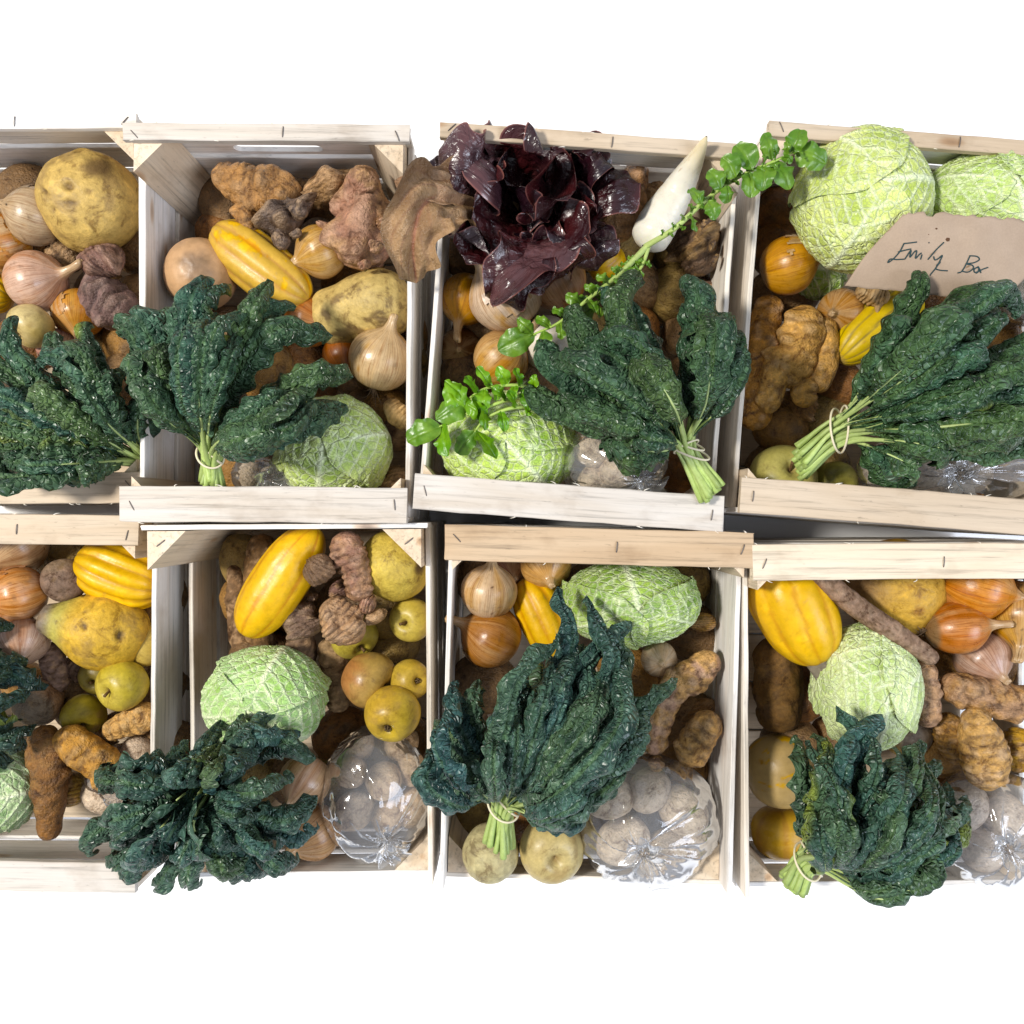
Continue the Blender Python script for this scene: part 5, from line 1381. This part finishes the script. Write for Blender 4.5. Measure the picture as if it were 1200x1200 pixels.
onion(772, 772, .095, 42, D(.0, .1, 1), 'pale onion bottom with a dark hollow root scar', col=(0.56, .44, .30), col2=(.64, .52, .38), neck=.15)
apple(726, 866, .085, 46, D(.5, .3, .6), 'yellow apple peeping from under the kale by the knotted bag', col=(0.66, .50, .09), col2=(.72, .58, .14))
tuber([([(556, 800), (552, 850), (560, 900)], [40, 46, 40])], 'dark brown root in the left gap of the rail crate', .03, col=(0.16, .09, .05), knobs=2, kh=.1, name='carrot', cat='carrot', group='dark earthy carrots', mat='root')
swede(575, 999, .125, 66, D(-.2, .5, .8), 'pale green turnip in the near left corner', col=(0.52, .46, .26), topa=1.2, topb=1.6, scars=0, lump=.06, dirt=.2, green=None, name='turnip', cat='turnip', prof=[(0, -.5), (.1, -.49), (.28, -.42), (.44, -.25), (.5, 0), (.45, .22), (.32, .4), (.15, .5), (.06, .52), (0, .52)])
apple(646, 995, .125, 76, D(.15, .1, .95), 'broad russet yellow turnip shaped apple at the front board', col=(0.54, .41, .16), col2=(.62, .50, .22), russet=.5, flat=.85, stem=False)
bag(757, 960, .11, 166, 154, .062, 'knotted clear bag with radiating creases in the near right corner', knot=(754, 1004, .175), sd=7, crease=.13, inside=[(715, 935, .11, 54), (760, 925, .105, 56), (800, 950, .11, 56), (730, 985, .105, 60), (780, 1000, .10, 58), (812, 982, .09, 46)], in_label='pale mushroom in the knotted bag', in_col=(.74, .65, .54))
kale((586, 985, .16), (592, 938, .175), [(506, 880, .21), (508, 845, .215), (530, 800, .215), (560, 800, .21), (600, 790, .215), (655, 690, .215), (690, 700, .215), (720, 735, .215), (745, 735, .21), (800, 800, .215), (760, 830, .205), (720, 895, .195), (680, 925, .185)],
     'blue green kale bunch standing in the rail crate, loosely tied', inner=15, width=44, sd=7, rings=2, bow=.032, short=(.5, .92), col=(0.022, .062, .056), col2=(0.056, .124, .105), stem_r=.015)

# ================================================================== front row crate at the right
squash([(905, 655), (920, 690), (942, 735), (962, 778)], 102, 'fat yellow squash with a cut grey stem', .11, .12, nr=9, ridge=.03, sw=.16, stem=.55, taper=(1, .78), stripe=(0.66, .30, .01))
tuber([([(950, 665), (1000, 708), (1050, 742), (1098, 775)], [24, 28, 27, 20])], 'long grey brown root slanting to the shallot', .150, col=(0.24, .165, .12), tip=(.34, .25, .18), knobs=2, kh=.06, rings=.015, lump=.08, nring=12, name='long_root', cat='root', group=None, mat='root', hi=True)
swede(1050, 690, .07, 116, D(-.9, -.1, .3), 'two toned swede half under the knotty rail', col=(0.60, .38, .10), topa=.85, topb=1.1, top=(.27, .18, .13), scars=3, dirt=.8, dirtc=(.36, .18, .05), lump=.08)
onion(1142, 686, .105, 86, D(.9, .25, .25), 'glossy red orange onion under the knotty rail', col=(0.62, .23, .07), col2=(.72, .36, .14), papery=.1, neck=.3)
onion(1122, 735, .12, 62, D(1, -.12, .15), 'elongated coppery shallot with root threads and a thin neck', col=(0.50, .19, .07), col2=(.62, .30, .14), flat=1.2, neck=.7, papery=.05, tuft=True, bend=.1)
onion(1198, 722, .09, 84, D(-.3, .8, .4), 'orange onion with a torn brown bottom at the right edge', col=(0.66, .36, .10), col2=(.74, .46, .18), neck=.5, dirt=.3)
onion(1152, 772, .085, 64, D(.2, .5, .7), 'dusty pink onion behind the right edge sunchokes', col=(0.48, .30, .21), col2=(.58, .40, .31), papery=.4, pale=(.62, .48, .40), neck=.3)
cabbage(1014, 806, .12, 136, 'whitish green savoy cabbage beside the cut squash stem', asp=(.86, 1.06, .8), mid=(.25, -1), col=(0.50, .66, .24), col2=(0.66, .76, .42), sd=9, spin=-.2)
tuber([([(1080, 772), (1083, 805), (1088, 852)], [34, 38, 32])], 'upright straight sunchoke touching the whitish cabbage', .11, col=(0.36, .23, .14), tip=(.52, .36, .25), knobs=3, kh=.12, nring=6, pink=(.42, .28, .20))
tuber([([(1102, 802), (1140, 812), (1180, 822), (1215, 822)], [34, 48, 46, 36])], 'long sunchoke lying flat toward the right edge', .11, col=(0.38, .23, .11), tip=(.56, .38, .24), knobs=8, kh=.15, nring=7, pink=(.44, .28, .18), hi=True)
tuber([([(1142, 828), (1145, 855), (1153, 890), (1158, 926)], [24, 52, 56, 34])], 'pointed tan sunchoke standing at the right edge', .125, col=(0.46, .29, .13), tip=(.62, .44, .28), knobs=6, kh=.16, rings=.035, nring=9, hi=True)
tuber([([(1108, 835), (1115, 865), (1125, 895)], [28, 38, 32])], 'brown sunchoke squeezed between two larger ones', .09, col=(0.36, .21, .08), knobs=5, kh=.18)
tuber([([(1192, 852), (1192, 880), (1190, 905)], [36, 44, 34])], 'golden brown sunchoke cut by the right edge', .09, col=(0.44, .27, .07), knobs=5, kh=.18)
swede(1060, 855, .05, 60, D(.2, 0, 1), 'ochre swede low behind the right hand kale', col=(0.36, .24, .06), scars=2, dirt=.5)
tuber([([(908, 745), (912, 800), (912, 858)], [50, 60, 54])], 'massive dark brown root along the crate wall', .065, col=(0.115, .065, .025), tip=(.2, .12, .05), knobs=3, kh=.1, nring=3, name='long_root', cat='root', group=None, mat='root')
squash([(905, 862), (914, 905), (916, 945)], 78, 'dull yellow brown squash in the shade at the crate wall', .055, .055, col=(0.62, .36, .03), stripe=(.40, .18, .01), nr=6, ridge=.01, blotch=.95)
squash([(912, 945), (915, 975), (918, 1005)], 66, 'dark golden squash below the dull yellow one', .03, .03, col=(0.48, .27, .02), stripe=(.35, .16, .01), nr=6, ridge=.01)
bag(1160, 972, .09, 145, 135, .055, 'clear bag at the right edge beside the curly kale', knot=(1185, 1000, .15), sd=8, crease=.11, inside=[(1130, 945, .085, 56), (1175, 955, .085, 58), (1150, 992, .08, 56), (1190, 990, .08, 52), (1118, 975, .07, 46)], in_label='pale mushroom in the bag beside the curly kale', in_col=(.74, .66, .58))
kale((930, 1030, .16), (948, 1004, .175), [(945, 872, .215), (985, 830, .225), (1040, 842, .225), (1085, 870, .215), (1110, 895, .21), (1125, 925, .20), (1140, 940, .19), (1138, 952, .185), (1120, 962, .18), (1080, 968, .18)],
     'curly kale bunch cut by the front edge of the right crate', inner=24, width=42, sd=8, rings=2, bow=.035, short=(.45, .97), curl=(1.1, 1.9), col=(0.024, .064, .046), col2=(0.060, .130, .095), stem_r=.016)

# ================================================================== lower layer glimpsed in the gaps
LOW = []
def lower(x0, x1, y0, y1, zc, who, n=(5, 6)):
    r = np.random.default_rng(int(abs(x0 * 7 + y0)))
    cols = [(0.30, .19, .10), (0.24, .15, .08), (0.38, .22, .09), (0.32, .16, .07), (0.34, .24, .10)]
    for i in range(n[0]):
        for j in range(n[1]):
            x = x0 + (x1 - x0) * (i + .5) / n[0] + r.uniform(-9, 9); y = y0 + (y1 - y0) * (j + .5) / n[1] + r.uniform(-9, 9)
            LOW.append(potato(x, y, zc + r.uniform(-.02, .012), r.uniform(62, 80), 'dark potato low in the gaps of ' + who, 'potatoes under ' + who, cols[r.integers(5)], dirt=.7))
lower(0, 190, 215, 530, .01, 'the left back crate', (4, 6))
lower(250, 490, 215, 560, .03, 'the hand slot crate', (5, 7))
lower(530, 830, 210, 575, .03, 'the lettuce crate', (5, 7))
lower(880, 1190, 215, 575, .03, 'the kraft paper crate', (5, 7))
lower(10, 215, 640, 940, -.005, 'the left front crate', (4, 6))
lower(270, 490, 645, 930, .02, 'the bare post crate', (4, 6))
lower(540, 830, 660, 985, .03, 'the stapled rail crate', (5, 6))
lower(895, 1190, 680, 1010, .025, 'the right front crate', (5, 6))

# keep only the lower ones that the picture can show
bpy.context.view_layer.update()
dg = bpy.context.evaluated_depsgraph_get()
eye = Vector((0, 0, ZC))
for o in LOW:
    c = np.array(o.location); hits = 0
    vs = np.array([v.co[:] for v in o.data.vertices])[::4] * .97 + c
    for v in vs:
        d = Vector(v) - eye
        org = eye
        for k in range(3):
            ok, p, nn, ix, ob, mx = SC.ray_cast(dg, org, d.normalized())
            if ok and ob.name.split('.')[0] in ('film', 'knot'):
                org = p + d.normalized() * .0005; continue
            break
        if ok and ob.name == o.name: hits += 1
        if hits > 6: break
    if hits <= 6:
        bpy.data.objects.remove(o)
